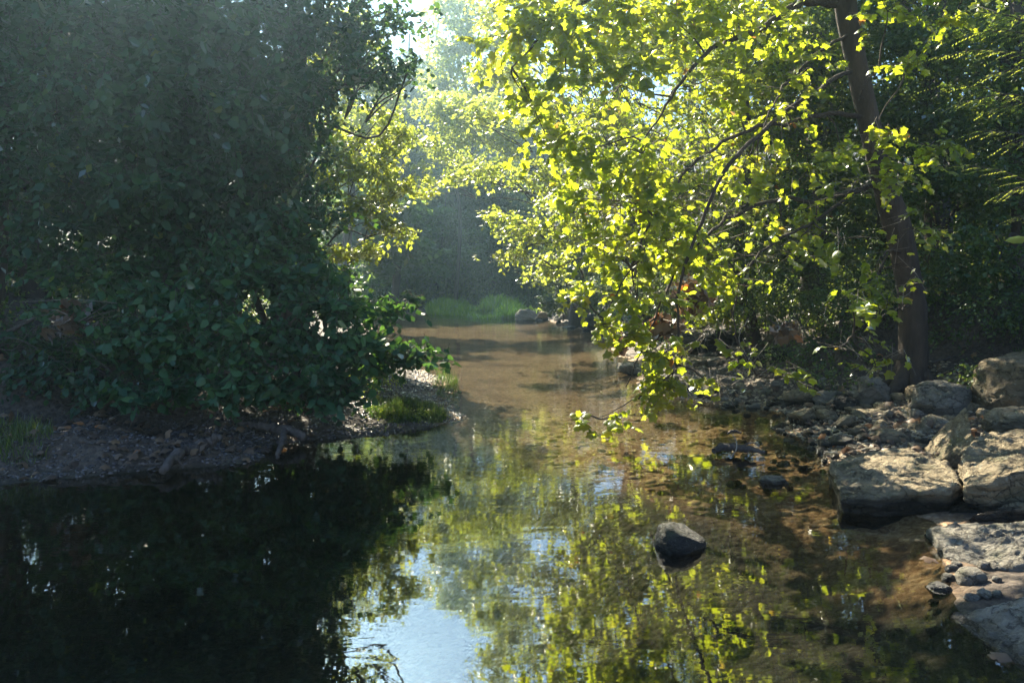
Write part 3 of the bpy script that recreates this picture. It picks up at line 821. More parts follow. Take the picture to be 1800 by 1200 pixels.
# ------------------------------------------------------------------ left bank: dark trees and the big shrub
def left_trees():
    specs = [
        ('dark leafy tree at the left edge, its trunk in deep shade', -8.2, 12.0, P(60, -380, 11.5), .2,
         [B(40, 60, 11, 110, 100), B(150, 40, 10.6, 100, 90), B(60, 190, 10.8, 110, 80), B(170, 170, 10.3, 90, 80), B(50, 320, 10.8, 100, 70), B(150, 320, 10.2, 90, 60),
          B(-80, 200, 11, 110, 180), B(-80, 0, 11, 110, 120), B(100, -100, 10.8, 140, 90, n=.7), B(40, -230, 11, 150, 100, n=.6), B(30, 420, 11.2, 70, 40, n=.5)], 31),
        ('dark drooping maple leaning over the left bank, behind the big shrub', -5.6, 12.6, P(330, -420, 11.5), .22,
         [B(270, 60, 10.8, 100, 90), B(370, 60, 11.2, 100, 90), B(260, 190, 10.4, 90, 80), B(360, 200, 10.8, 90, 80), B(440, 170, 11.2, 80, 80), B(270, 310, 10.2, 90, 65), B(370, 320, 10.4, 80, 65), B(450, 300, 10.8, 70, 60),
          B(340, 395, 10.8, 80, 36), B(440, 380, 10.8, 70, 40), B(210, 385, 10.8, 80, 40, n=.6), B(300, -90, 11, 150, 90, n=.7), B(300, -240, 11.2, 160, 100, n=.6)], 32),
        ('tall dark tree whose crown hides the sun, top left beside the sky gap', -4.3, 14.5, P(520, -420, 13.5), .2,
         [B(470, 50, 12.5, 90, 90), B(560, 40, 12.5, 80, 80), B(640, 60, 12.3, 60, 50), B(500, 150, 12.2, 80, 70), B(590, 140, 12.2, 60, 40, n=.8), B(660, 120, 12, 50, 24, n=.9), B(500, 260, 12, 60, 70, n=.8), B(500, 360, 11.6, 70, 60, n=.9),
          B(560, 380, 11.6, 45, 50, n=.8), B(715, 130, 12, 20, 12, n=.9), B(680, 20, 12.2, 22, 22, n=1), B(480, -90, 12.6, 130, 90, n=.8), B(600, -90, 12.4, 80, 80, n=.8), B(670, -120, 12.2, 50, 80, n=.6),
          B(470, -240, 12.8, 140, 100, n=.7), B(620, -250, 12.5, 80, 100, n=.6)], 33),
    ]
    for lab, x, y, top, r0, bl, seed in specs:
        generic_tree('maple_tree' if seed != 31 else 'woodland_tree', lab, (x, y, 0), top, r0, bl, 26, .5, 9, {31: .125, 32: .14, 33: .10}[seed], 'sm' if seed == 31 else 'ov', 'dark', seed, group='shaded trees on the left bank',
                     singles=120, twig_r=.004, droop=.55, flat=.7, clump=.28)


left_trees()
generic_tree('shrub', 'big leafy shrub spilling over the left bank towards the middle of the creek', (-2.9, 10.9, 0), P(420, 430, 10.8), .07,
    [B(300, 520, 9.8, 90, 55), B(400, 500, 9.8, 90, 60), B(490, 490, 10, 80, 60), B(260, 600, 9.6, 90, 60), B(360, 600, 9.3, 90, 65), B(460, 590, 9.2, 90, 65), B(560, 560, 9.7, 75, 55),
     B(620, 590, 10, 60, 50), B(560, 640, 9.6, 80, 50), B(660, 630, 10.2, 60, 40), B(715, 625, 10.4, 45, 26), B(760, 622, 10.4, 14, 12), B(330, 680, 9.2, 80, 30), B(430, 680, 9.0, 80, 36), B(520, 690, 9.2, 60, 26),
     B(610, 680, 9.7, 55, 28), B(190, 620, 10, 60, 50, n=.8), B(170, 540, 10.4, 60, 60, n=.6), B(640, 545, 10.6, 40, 26, n=.8), B(560, 490, 10.6, 50, 40, n=.8), B(420, 445, 10.6, 80, 36), B(520, 430, 10.7, 70, 40), B(320, 455, 10.5, 80, 34), B(220, 470, 10.6, 70, 40, n=.7), B(120, 470, 10.9, 80, 40, n=.6)],
    24, .42, 8, .125, 'ov', 'shrub', 41, cat='shrub', singles=300, twig_r=.004, droop=.45, flat=.7, clump=.16)
generic_tree('shrub', 'low dull green bush hanging over the mud at the left edge of the bank', (-7.2, 10.5, 0), P(60, 560, 10.3), .05,
    [B(60, 650, 9.6, 90, 40), B(150, 670, 9.4, 80, 30), B(20, 590, 10.3, 80, 40, n=.6), B(230, 680, 9.3, 50, 22, n=.7), B(110, 600, 10.4, 60, 50, n=.6)],
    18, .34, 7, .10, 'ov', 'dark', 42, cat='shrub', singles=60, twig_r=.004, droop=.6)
generic_tree('shrub', 'slim leafy twig reaching out over the water above the left shrub tip', (-3.6, 13.5, 0), P(690, 520, 13), .03,
    [B(725, 520, 12.6, 12, 7, n=1.2), B(715, 535, 12.6, 10, 5), B(680, 525, 12.8, 16, 7)],
    26, .3, 6, .12, 'ov', 'dark', 43, cat='shrub', twig_r=.004)

# ------------------------------------------------------------------ woods behind
def wood(label, px, d, toppy, bl, seed, mat='far', ls=.22, dens=5, L=.8, nl=8, group='trees on the far side of the creek', name='woodland_tree', r0=.22, tpl='sm', droop=.35, singles=0, cat='tree', flat=1.0, clump=None):
    b0 = P(px, 500, d)
    return generic_tree(name, label, (b0[0], b0[1], 0), P(px + 20, toppy, d), r0, bl, dens, L, nl, ls, tpl, mat, seed, group=group, droop=droop, singles=singles, cat=cat, flat=flat, clump=L * .45 if clump is None else clump)


wood('hazy far tree with a lit crown just right of the sky gap', 800, 52, -40,
     [B(790, 80, 50, 45, 45), B(850, 60, 50, 60, 50), B(800, 20, 51, 35, 30), B(780, 150, 50, 40, 40), B(840, 150, 50, 60, 50), B(900, 120, 51, 60, 80), B(840, -10, 51, 60, 30), B(900, -60, 51, 70, 50)], 51, mat='maple', r0=.12, dens=4, ls=.34, L=1.1)
wood('lit leaning tree low in the middle distance left of the sunny maple', 1015, 36, 60,
     [B(780, 200, 35, 42, 45), B(830, 220, 35, 50, 50), B(765, 270, 35, 26, 34), B(820, 290, 35.5, 40, 28), B(880, 220, 36, 50, 70), B(760, 320, 35, 18, 14)], 52, mat='maple', ls=.2, dens=12)
wood('blue hazy tree under the sky gap, left of the lit far tree', 700, 64, 60,
     [B(690, 200, 62, 50, 45), B(740, 210, 63, 50, 50), B(640, 200, 62, 50, 50), B(700, 280, 62, 60, 60), B(640, 290, 62, 60, 60), B(760, 290, 63, 60, 70), B(700, 130, 63, 40, 30), B(760, 130, 63, 30, 26), B(650, 120, 62, 50, 40)], 53, mat='wood', clump=.9, dens=3.2, ls=.5, L=1.2)
wood('hazy sunlit tree on the left bank beyond the boxelder', 600, 40, 20,
     [B(640, 130, 38, 40, 34), B(690, 175, 38, 34, 32), B(625, 210, 38, 40, 34), B(690, 245, 38.5, 36, 26, n=.8), B(600, 150, 38, 50, 50), B(640, 290, 38, 40, 28, n=.8), B(600, 60, 39, 50, 40, n=.8)], 57, mat='maple', ls=.22, dens=9, clump=.35)
for k_, (px_, lab_) in enumerate([(665, 'rounded green tree low on the far bank, left of the far grass'), (765, 'rounded green tree low on the far bank, behind the left grass patch'), (865, 'rounded green tree low on the far bank, behind the right grass patch')]):
    wood(lab_, px_, 55, 330, [B(px_, 400 - 12 * (k_ % 2), 53.5, 42, 30), B(px_ - 28, 440, 53, 34, 26), B(px_ + 30, 435, 53, 34, 26), B(px_ + 5, 475, 52.5, 44, 22)], 90 + k_, ls=.30, dens=6, L=.9, clump=.3, r0=.12, group='rounded trees on the far bank')
wood('dark far tree standing over the bend at the end of the creek', 820, 58, 200,
     [B(800, 330, 58, 60, 50), B(860, 330, 58, 60, 60), B(800, 400, 58, 60, 45), B(860, 410, 58, 60, 45), B(740, 390, 58, 50, 50), B(920, 380, 58, 60, 70)], 54, mat='wood', clump=.9, dens=3.2, ls=.5, L=1.2)
wood('hazy drooping tree behind the left shrub at the bend', 690, 48, 250,
     [B(680, 380, 47, 60, 50), B(640, 420, 46, 50, 60), B(700, 440, 46.5, 60, 45), B(640, 340, 48, 60, 50), B(600, 400, 46, 60, 80)], 55, dens=3.2, ls=.5, L=1.2)
wood('very tall hazy tree closing the valley behind the bend', 760, 82, -40,
     [B(660, 260, 80, 90, 80), B(780, 250, 80, 90, 90), B(880, 260, 80, 90, 90), B(720, 380, 78, 120, 90), B(860, 380, 78, 120, 90), B(960, 250, 80, 90, 90), B(580, 300, 80, 90, 120)], 56, ls=.8, dens=1.8, L=1.2)
for k, (px, lab) in enumerate([(660, 'dark drooping willow bush at the left end of the far bank'), (730, 'dark drooping bush beside the left grass patch on the far bank'),
                               (810, 'dark drooping bush directly behind the two far grass patches'), (880, 'dark drooping bush behind the right end of the far grass'), (945, 'dark rounded bush right of the far grass')]):
    d = 57.0
    wood(lab, px, d, 470, [B(px, 480, d, 44, 36), B(px - 25, 510, d - 1, 30, 26), B(px + 25, 505, d - 1, 30, 30), B(px, 440, d + 1, 44, 36)], 60 + k, ls=.42, dens=6, L=1.6, nl=10, clump=.5,
         group='drooping bushes along the far bank', name='willow_bush', r0=.1, tpl='nar', droop=1.1, cat='bush')

RW = 'trees in the dark wood on the right bank'
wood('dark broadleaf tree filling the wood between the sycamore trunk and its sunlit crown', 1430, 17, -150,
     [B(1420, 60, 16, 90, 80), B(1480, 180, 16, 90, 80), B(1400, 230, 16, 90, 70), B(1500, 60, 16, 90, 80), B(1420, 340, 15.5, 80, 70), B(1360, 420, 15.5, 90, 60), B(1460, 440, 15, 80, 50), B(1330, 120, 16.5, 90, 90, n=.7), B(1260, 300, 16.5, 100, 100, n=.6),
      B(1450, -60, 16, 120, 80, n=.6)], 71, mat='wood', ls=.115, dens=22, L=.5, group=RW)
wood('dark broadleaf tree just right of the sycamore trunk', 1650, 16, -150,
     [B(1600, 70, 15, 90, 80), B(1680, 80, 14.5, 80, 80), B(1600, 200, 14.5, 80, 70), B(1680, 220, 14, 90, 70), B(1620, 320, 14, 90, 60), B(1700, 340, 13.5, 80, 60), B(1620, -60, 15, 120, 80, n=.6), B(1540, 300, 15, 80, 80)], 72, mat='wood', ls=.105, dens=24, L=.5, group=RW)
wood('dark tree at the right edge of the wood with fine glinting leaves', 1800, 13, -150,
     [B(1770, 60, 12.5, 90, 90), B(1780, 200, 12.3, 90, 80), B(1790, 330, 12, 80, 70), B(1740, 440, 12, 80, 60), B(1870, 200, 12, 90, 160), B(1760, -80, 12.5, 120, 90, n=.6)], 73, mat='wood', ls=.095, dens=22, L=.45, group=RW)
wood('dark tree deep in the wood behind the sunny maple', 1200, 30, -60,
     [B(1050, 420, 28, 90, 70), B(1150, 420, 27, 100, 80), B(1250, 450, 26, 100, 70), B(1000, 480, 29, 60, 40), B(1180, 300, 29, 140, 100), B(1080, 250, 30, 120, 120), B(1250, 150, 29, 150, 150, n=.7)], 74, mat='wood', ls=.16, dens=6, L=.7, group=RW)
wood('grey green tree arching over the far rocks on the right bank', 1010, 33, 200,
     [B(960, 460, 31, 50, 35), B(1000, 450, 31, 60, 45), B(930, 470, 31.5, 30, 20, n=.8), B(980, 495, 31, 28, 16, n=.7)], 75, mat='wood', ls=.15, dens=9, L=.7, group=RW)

for k, (lab, px, py, d, rx, ry, n) in enumerate([
        ('dark shrub with tiny glinting leaves directly left of the sycamore trunk', 1500, 500, 13.5, 90, 70, 1),
        ('dark shrub directly right of the sycamore trunk', 1680, 480, 13, 80, 80, 1),
        ('dark shrub low at the right edge above the big tan boulder', 1770, 520, 11.5, 80, 70, 1),
        ('low straggly shrub over the fallen logs right of the trunk', 1690, 580, 12.6, 70, 36, .7),
        ('low dark shrub under the sycamore, over the shaded rocks left of its trunk', 1440, 610, 13.2, 90, 40, .8),
        ('dark shrub on the undercut bank behind the hanging sycamore leaves', 1330, 520, 15, 90, 60, 1),
        ('grey leaved bush on the bank behind the pale boulder', 1200, 510, 18.5, 90, 55, 1),
        ('dark bush overhanging the big dark rock at the far right waterline', 1090, 510, 26, 60, 40, 1),
        ('dark green bush right of the far grass beside the rocks', 990, 525, 37, 40, 22, 1),
        ('small sprig of grey leaves among rocks left of the sycamore trunk', 1450, 655, 11.5, 50, 20, .6),
        ('small dark green plant between the mossy rock and the big tan boulder', 1715, 650, 10.3, 28, 26, 1)]):
    b0 = P(px, py, d)
    generic_tree('shrub', lab, (b0[0], b0[1] + .3, 0), b0 + np.array([0, .3, .1]), .035, [B(px, py, d, rx, ry, n=n), B(px - rx * .6, py + ry * .25, d - .4, rx * .6, ry * .7, n=n), B(px + rx * .6, py + ry * .2, d - .3, rx * .6, ry * .7, n=n)],
                 26 * (11.0 / d) ** .6, .32, 8, .06 * max(1, d / 12), 'sm', 'wood', 80 + k, cat='shrub', group='shrubs on the right bank', droop=.3)

# backing woods so that no bare hillside shows
for k, (lab, px, d, sgn) in enumerate([
        ('shadowy tree off the left edge behind the left bank trees', -160, 15, 0), ('shadowy tree deepest in the left bank wood, low between the two leftmost trunks', 150, 26, 0),  ('shadowy tree far behind the left bank maples, nearest the left edge', 60, 17, 0), ('shadowy tree behind the left bank maples, left of the boxelder', 300, 18, 0), ('shadowy tree behind the left shrub, beside the boxelder', 400, 20, 2),
        ('shadowy tree on the slope behind the right wood, at the right edge', 1780, 19, 1), ('shadowy tree on the slope behind the sycamore trunk', 1560, 21, 1), ('shadowy tree between the trunk and the right edge, high on the slope', 1680, 23, 1), ('shadowy tree on the slope behind the sycamore crown', 1380, 23, 1)]):
    bl = [B(px + ox, py, d + od, 120, 85, n=.8) for py in ((-400, -240, -80, 70, 220, 360, 490) if sgn < 2 else (180, 300, 420, 500)) for ox, od in ((-80, 0), (80, 1.0))]
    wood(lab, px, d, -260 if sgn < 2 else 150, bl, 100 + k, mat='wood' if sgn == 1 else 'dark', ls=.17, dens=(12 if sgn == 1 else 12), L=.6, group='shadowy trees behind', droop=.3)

# ------------------------------------------------------------------ locust sprays at the right edge
def build_locust():
    r = np.random.default_rng(9)
    base = np.array([7.4, 9.0, 0]); base[2] = hz(base[0], base[1])
    root = empty('locust_tree', Vector(base), 'young locust at the right edge with feathery leaves of many small leaflets', 'tree')
    tb = Tubes()
    trunk = curve([base, P(1950, 400, 8.8), P(1930, 150, 8.7), P(1900, -150, 8.6)], 24)
    tb.add(trunk, [.06, .05, .03], 8, 1, .08)
    obj('trunk', tb.mesh('trunk', M['bark2'], base), root)
    tb = Tubes(); LP = []; LR = []; LS = []
    ends = [((1650, 100), -.1), ((1660, 150), .1), ((1700, 60), 0), ((1690, 180), .2), ((1740, 130), .2), ((1720, 230), .3), ((1750, 190), .4), ((1700, 290), .2), ((1760, 340), .5), ((1740, 90), 0), ((1780, 250), .6), ((1790, 380), .5), ((1700, 20), 0), ((1770, 30), .1)]
    for (ex, ey), dr in ends:
        e = P(ex, ey, 8.0 + r.uniform(-.4, .4)); s = P(ex + 150, ey + r.uniform(-20, 60), 8.5)
        path = curve([s, (s + e) / 2 + np.array([0, 0, .08]), e], 16)
        tb.add(path, [.010, .003], 5, cap=False)
        tgt = trunk[int(np.argmin(np.abs(trunk[:, 2] - s[2])))]
        limb_to(tb, tgt, s, .02, .01, r, 5, .05, 8)
        for q in range(3, 16, 2):
            for sg in (-1, 1):
                d0 = norm((e - s) * .6 + np.array([r.normal(0, .12), sg * .5, -.15 - dr * .3]))
                Lr = r.uniform(.16, .26)
                rp = path[q]
                tb.add([rp, rp + d0 * Lr * .5, rp + d0 * Lr + np.array([0, 0, -.03])], [.002, .0012], 3, cap=False)
                nlf = 8
                sd = norm(np.cross(d0, [0, 0, 1.0]))
                for t in range(nlf):
                    for s2 in (-1, 1):
                        LP.append(rp + d0 * Lr * (t + .6) / nlf - np.array([0, 0, .03 * (t / nlf) ** 2]))
                        f = sd * s2 + d0 * .3 + np.array([0, 0, -.25]) + r.normal(0, .12, 3)
                        LR.append(frames(f[None], np.array([[0, 0, 1.0]]) + r.normal(0, .2, (1, 3)))[0]); LS.append(r.uniform(.032, .045))
    obj('branches', tb.mesh('branches', M['bark2'], base), root)
    foliage(root, (np.array(LP), np.array(LR), np.array(LS)), 'nar', 'maple', r, 0)


build_locust()

# ------------------------------------------------------------------ rocks
def ico(sub):
    import bmesh
    bm = bmesh.new(); bmesh.ops.create_icosphere(bm, subdivisions=sub, radius=1.0)
    V = np.array([v.co[:] for v in bm.verts]); Fa = np.array([[v.index for v in f.verts] for f in bm.faces]); bm.free()
    return V, Fa


ICO = {k: ico(k) for k in (2, 3, 4, 5)}


def rock_shape(sub, seed, boxy=.6, cuts=9, rough=.08, layers=.0):
    V, Fa = ICO[sub]
    r = np.random.default_rng(seed)
    V = V.copy()
    # towards a box
    m = np.abs(V).max(1, keepdims=True)
    V = V * (1 - boxy) + V / m * boxy * .85
    for k in range(cuts):
        n = norm(r.normal(size=3)); dd = r.uniform(.62, .92)
        t = V @ n - dd
        V = V - np.maximum(t, 0)[:, None] * n * .96
    V = V + norm(V) * (fbm(V * 1.6 + seed, 3, seed) * rough * 1.2)[:, None]
    V = V + norm(V) * (fbm(V * 5 + seed, 4, seed + 3, .6) * rough * .8)[:, None]
    V = V + norm(V) * ((np.abs(fbm(V * np.array([2.2, 2.2, 6]) + seed, 3, seed + 8)) - .5) * rough * .7)[:, None]
    if layers > 0:
        q = V[:, 2] * 5 + fbm(V * 1.3, 2, seed) * 1.2
        V[:, :2] *= (1 + layers * (np.abs((q % 1) - .5) - .25))[:, None]
    return V, Fa


def boulder(label, px, d, zc, size, rot=0, tilt=(0, 0), seed=0, mat='lime', boxy=.6, cuts=9, sub=4, rough=.08, layers=.06, name='boulder', group=None, cat='rock'):
    V, Fa = rock_shape(sub, seed, boxy, cuts, rough, layers)
    V = V * (np.array(size) / 2)
    me = mesh_np(name, V, Fa, [M[mat]], smooth=True)
    x = (px - 900) / F * d
    o = obj(name, me, None, (x, d, zc))
    o.rotation_euler = (tilt[0], tilt[1], rot)
    return tag(o, label, cat, group)


bd = boulder
RB_ = 'boulders on the right bank'
def slab(label, outline, thick, seed, mat='lime', rough=.03, und=.25, group=None, jag=.03):
    """a bedded slab: outline of its top face (photo x, y, height), worn edges, layered sides"""
    pts = np.array([G(a, b, z) for a, b, z in outline])
    c = pts.mean(0)
    A = np.c_[pts[:, 0] - c[0], pts[:, 1] - c[1], np.ones(len(pts))]
    co = np.linalg.lstsq(A, pts[:, 2], rcond=None)[0]
    ang = np.arctan2(pts[:, 1] - c[1], pts[:, 0] - c[0]); rad = np.hypot(pts[:, 0] - c[0], pts[:, 1] - c[1])
    o_ = np.argsort(ang); ang, rad = ang[o_], rad[o_]
    ang = np.r_[ang[-1] - 2 * math.pi, ang, ang[0] + 2 * math.pi]; rad = np.r_[rad[-1], rad, rad[0]]
    n = 240
    th = np.linspace(-math.pi, math.pi, n, endpoint=False)
    # straight edges between the corners
    px_, py_ = np.cos(ang) * rad, np.sin(ang) * rad
    rr_ = np.zeros(n)
    for q in range(n):
        k = int(np.searchsorted(ang, th[q])) - 1; k = min(max(k, 0), len(ang) - 2)
        ax, ay, bx, by = px_[k], py_[k], px_[k + 1], py_[k + 1]
        dx, dy = math.cos(th[q]), math.sin(th[q])
        den = dx * (by - ay) - dy * (bx - ax)
        rr_[q] = (ax * (by - ay) - ay * (bx - ax)) / den if abs(den) > 1e-6 else rad[k]
    rr_ *= 1 + jag * vnoise(np.stack([np.cos(th) * 4, np.sin(th) * 4, th * 0 + seed], -1), seed)
    prof = [(t, 0.0) for t in np.linspace(0.02, .93, 44)] + [(.97, .02), (1.0, .07)] + [(1.0 - .10 * und * u, u) for u in np.linspace(.12, 1, 26)]
    V = []
    for t, u in prof:
        x = np.cos(th) * rr_ * t; y = np.sin(th) * rr_ * t
        z = co[0] * x + co[1] * y + co[2] - u * thick
        V.append(np.stack([x, y, z], -1))
    V = np.array(V)
    W = V.reshape(-1, 3) + np.array([c[0], c[1], 0])
    up = fbm(W * np.array([2.2, 2.2, 2.2]), 4, seed) * rough + (np.abs(fbm(W * np.array([7, 12, 7]), 4, seed + 4, .6)) - .4) * rough * .8
    steps = np.floor((fbm(W * 1.3, 2, seed + 2) + W[:, 0] * .6) * 4) / 4
    V = V.reshape(-1, 3)
    up = up + fbm(W * 22, 3, seed + 9) * .006
    topm = np.repeat(np.array([1.0 if u < .05 else 0.3 for t, u in prof]), n)
    V[:, 2] += (up + (steps - steps.mean()) * rough * .7) * topm
    sd = np.repeat(np.array([0 if u < .05 else 1.0 for t, u in prof]), n)
    lay = (np.abs(((W[:, 2] * 16 + fbm(W * 2, 2, seed + 6) * 1.1) % 1) - .5) - .25) * .05 + fbm(W * np.array([6, 6, 11]), 3, seed + 7) * .018
    V[:, :2] += norm(V[:, :2]) * (sd * lay)[:, None]
    m_ = len(prof)
    i_ = np.arange(m_ - 1)[:, None] * n; j_ = np.arange(n)[None, :]; j2 = (j_ + 1) % n
    Fq_ = np.stack([i_ + n + j_, i_ + n + j2, i_ + j2, i_ + j_], -1).reshape(-1, 4)
    cap = np.array([[0, q, q + 1, q + 2] for q in range(1, n - 2, 2)])
    me = mesh_np('boulder', V, np.vstack([Fq_, cap]), [M[mat]], smooth=True)
    o = obj('boulder', me, None, (c[0], c[1], 0))
    return tag(o, label, 'rock', group)


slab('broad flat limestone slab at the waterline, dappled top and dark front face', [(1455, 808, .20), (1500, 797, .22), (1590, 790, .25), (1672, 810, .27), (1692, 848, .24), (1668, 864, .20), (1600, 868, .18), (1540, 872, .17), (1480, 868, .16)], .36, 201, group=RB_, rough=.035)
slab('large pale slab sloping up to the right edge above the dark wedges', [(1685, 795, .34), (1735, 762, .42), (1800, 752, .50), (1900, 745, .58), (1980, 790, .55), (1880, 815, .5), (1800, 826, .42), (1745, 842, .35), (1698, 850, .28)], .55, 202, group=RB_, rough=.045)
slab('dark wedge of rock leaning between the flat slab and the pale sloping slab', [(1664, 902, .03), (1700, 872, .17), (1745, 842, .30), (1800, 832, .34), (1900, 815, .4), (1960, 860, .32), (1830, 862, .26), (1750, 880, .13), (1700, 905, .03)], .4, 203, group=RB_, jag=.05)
slab('thin dark tilted slab just above the dappled rock at the right edge', [(1690, 910, .06), (1740, 890, .16), (1800, 874, .25), (1900, 862, .3), (1950, 900, .22), (1800, 900, .14), (1750, 910, .06)], .35, 204, group=RB_, jag=.05)
slab('dappled grey rock at the right edge above the bottom corner boulder', [(1628, 930, .05), (1680, 914, .12), (1740, 907, .18), (1800, 905, .2), (1900, 905, .25), (1990, 950, .24), (1900, 985, .16), (1790, 990, .12), (1720, 985, .08), (1662, 974, .04)], .45, 205, 'grey', group=RB_, rough=.04, und=.6)
slab('smooth grey boulder sloping into the dark water in the bottom right corner', [(1668, 1085, .0), (1715, 1058, .10), (1770, 1035, .20), (1830, 1020, .27), (1950, 1020, .32), (2060, 1100, .3), (1980, 1160, .18), (1860, 1185, .05), (1780, 1165, -.01), (1715, 1125, -.02)], .6, 206, 'grey', group=RB_, rough=.03, und=.8)
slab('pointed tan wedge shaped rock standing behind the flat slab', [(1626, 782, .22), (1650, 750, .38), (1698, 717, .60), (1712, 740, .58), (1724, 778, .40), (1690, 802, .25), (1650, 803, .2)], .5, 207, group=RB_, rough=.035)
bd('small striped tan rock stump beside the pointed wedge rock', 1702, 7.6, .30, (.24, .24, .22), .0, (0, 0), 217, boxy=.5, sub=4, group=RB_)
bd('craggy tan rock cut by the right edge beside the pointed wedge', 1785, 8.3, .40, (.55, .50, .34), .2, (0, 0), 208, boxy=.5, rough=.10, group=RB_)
bd('huge tan boulder at the right edge below the dark shrubs', 1815, 9.5, .50, (1.3, 1.1, 1.15), .2, (0, .1), 209, mat='tan', boxy=.35, cuts=7, sub=5, rough=.05, group=RB_)
bd('mossy grey boulder at the foot of the sycamore on its right', 1655, 9.8, .36, (.78, .7, .62), .4, (0, 0), 210, mat='grey', boxy=.35, cuts=7, group=RB_)
bd('shaded rounded boulder against the left side of the sycamore trunk', 1532, 11.0, .33, (.60, .55, .50), .1, (0, .2), 211, mat='grey', boxy=.4, group=RB_)
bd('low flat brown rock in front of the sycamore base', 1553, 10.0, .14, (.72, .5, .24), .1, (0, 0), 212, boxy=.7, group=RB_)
bd('shaded low rock between the flat brown rock and the mossy boulder', 1615, 9.8, .14, (.50, .45, .30), .5, (0, 0), 213, mat='grey', boxy=.5, group=RB_)
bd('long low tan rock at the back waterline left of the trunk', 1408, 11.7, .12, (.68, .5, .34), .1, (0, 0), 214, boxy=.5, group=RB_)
bd('shaded stone right of the long low tan rock', 1462, 11.4, .15, (.45, .4, .34), .6, (0, 0), 215, mat='grey', boxy=.5, group=RB_)
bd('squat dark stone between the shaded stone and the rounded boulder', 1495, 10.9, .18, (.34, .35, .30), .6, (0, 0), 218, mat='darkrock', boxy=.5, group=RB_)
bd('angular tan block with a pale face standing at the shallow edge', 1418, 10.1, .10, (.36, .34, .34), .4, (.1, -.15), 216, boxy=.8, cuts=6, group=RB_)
bd('dark pointed stone standing alone in the pool', 1197, 5.45, .02, (.42, .34, .33), .2, (0, .05), 220, mat='darkrock', boxy=.25, cuts=9, sub=4, rough=.05, name='stone')
bd('small flat grey stone barely above the shallow water left of the slab', 1368, 7.3, .0, (.30, .24, .12), .1, (0, .05), 221, mat='grey', boxy=.4, name='stone')
FR = 'rocks at the far right waterline'
bd('rounded dark rock beside the far grass, first of the far rocks', 927, 39.3, .15, (1.3, 1.0, .85), .2, (0, .1), 222, mat='grey', boxy=.4, group=FR)
bd('small brown pointed rock next to the rounded far rock', 952, 39.0, .1, (.75, .6, .75), .5, (0, .1), 223, boxy=.3, group=FR)
bd('low slanting grey rock between the small brown one and the square block', 990, 38.0, .15, (1.0, .7, .55), .1, (0, -.15), 227, mat='grey', boxy=.6, group=FR)
bd('square grey block at the foot of the far bank', 1012, 36.0, .35, (.8, .7, .8), .1, (0, 0), 224, mat='grey', boxy=.85, cuts=5, group=FR)
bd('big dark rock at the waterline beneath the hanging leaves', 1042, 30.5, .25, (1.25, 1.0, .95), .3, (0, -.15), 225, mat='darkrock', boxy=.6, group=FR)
bd('pale leaning rock face on the far bank above the square block', 1030, 29.5, 1.25, (.9, .8, 1.25), .3, (.1, .45), 226, mat='grey', boxy=.4, group=FR)
bd('pale rounded boulder under the sycamore leaves on the undercut bank', 1212, 18.5, .50, (.85, .8, .70), .2, (0, 0), 230, mat='grey', boxy=.35, cuts=7)
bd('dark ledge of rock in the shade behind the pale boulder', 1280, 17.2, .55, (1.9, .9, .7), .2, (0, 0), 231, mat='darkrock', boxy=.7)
bd('flat tan ledge in front of the pale boulder', 1235, 16.2, .25, (1.3, .7, .24), .1, (0, 0), 232, boxy=.8)
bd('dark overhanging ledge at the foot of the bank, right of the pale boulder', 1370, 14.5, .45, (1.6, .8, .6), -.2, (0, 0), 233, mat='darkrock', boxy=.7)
bd('pale mossy lump of rock touching the water left of the hanging leaves', 1110, 16.2, .08, (.55, .9, .3), .2, (0, 0), 234, mat='grey', boxy=.4)

# loose stones: each its own object, alike ones share mesh data
r = np.random.default_rng(77)
smesh = []
for k in range(10):
    V, Fa = rock_shape(3, 300 + k, .5, 8, .08, .04)
    smesh.append([mesh_np('stone', V * np.array([.5, .4, .26]), Fa, [M[mt]], smooth=False) for mt in ('lime', 'grey', 'darkrock')])


def loose(n, region, smin, smax, label, group, mats=(0, 0, 0, 1, 2), zoff=.0, avoid=()):
    k = 0; tries = 0
    placed = []
    while k < n and tries < n * 40:
        tries += 1
        px = r.uniform(region[0], region[1]); py = r.uniform(region[2], region[3])
        q = G(px, py, .08)
        s = smin + (smax - smin) * r.random() ** 2.2
        if any((q[0] - a) ** 2 + (q[1] - b) ** 2 < (.38 * (s + c)) ** 2 for a, b, c in placed): continue
        z = hz(q[0], q[1])
        if z < -.16: continue
        placed.append((q[0], q[1], s))
        o = obj('stone', smesh[r.integers(10)][mats[r.integers(len(mats))]], None, (q[0], q[1], z + s * .09 + zoff))
        sc = s * r.uniform(.85, 1.2, 3); sc[2] *= r.uniform(.8, 1.5)
        o.scale = sc
        o.rotation_euler = (r.normal(0, .15), r.normal(0, .15), r.uniform(0, 6.3))
        mi = [M['lime'], M['grey'], M['darkrock']].index(o.data.materials[0])
        tag(o, ('small ' if s < .2 else 'medium ') + ('pale tan', 'grey brown', 'nearly black')[mi] + ' ' + label, 'stone', group)
        k += 1


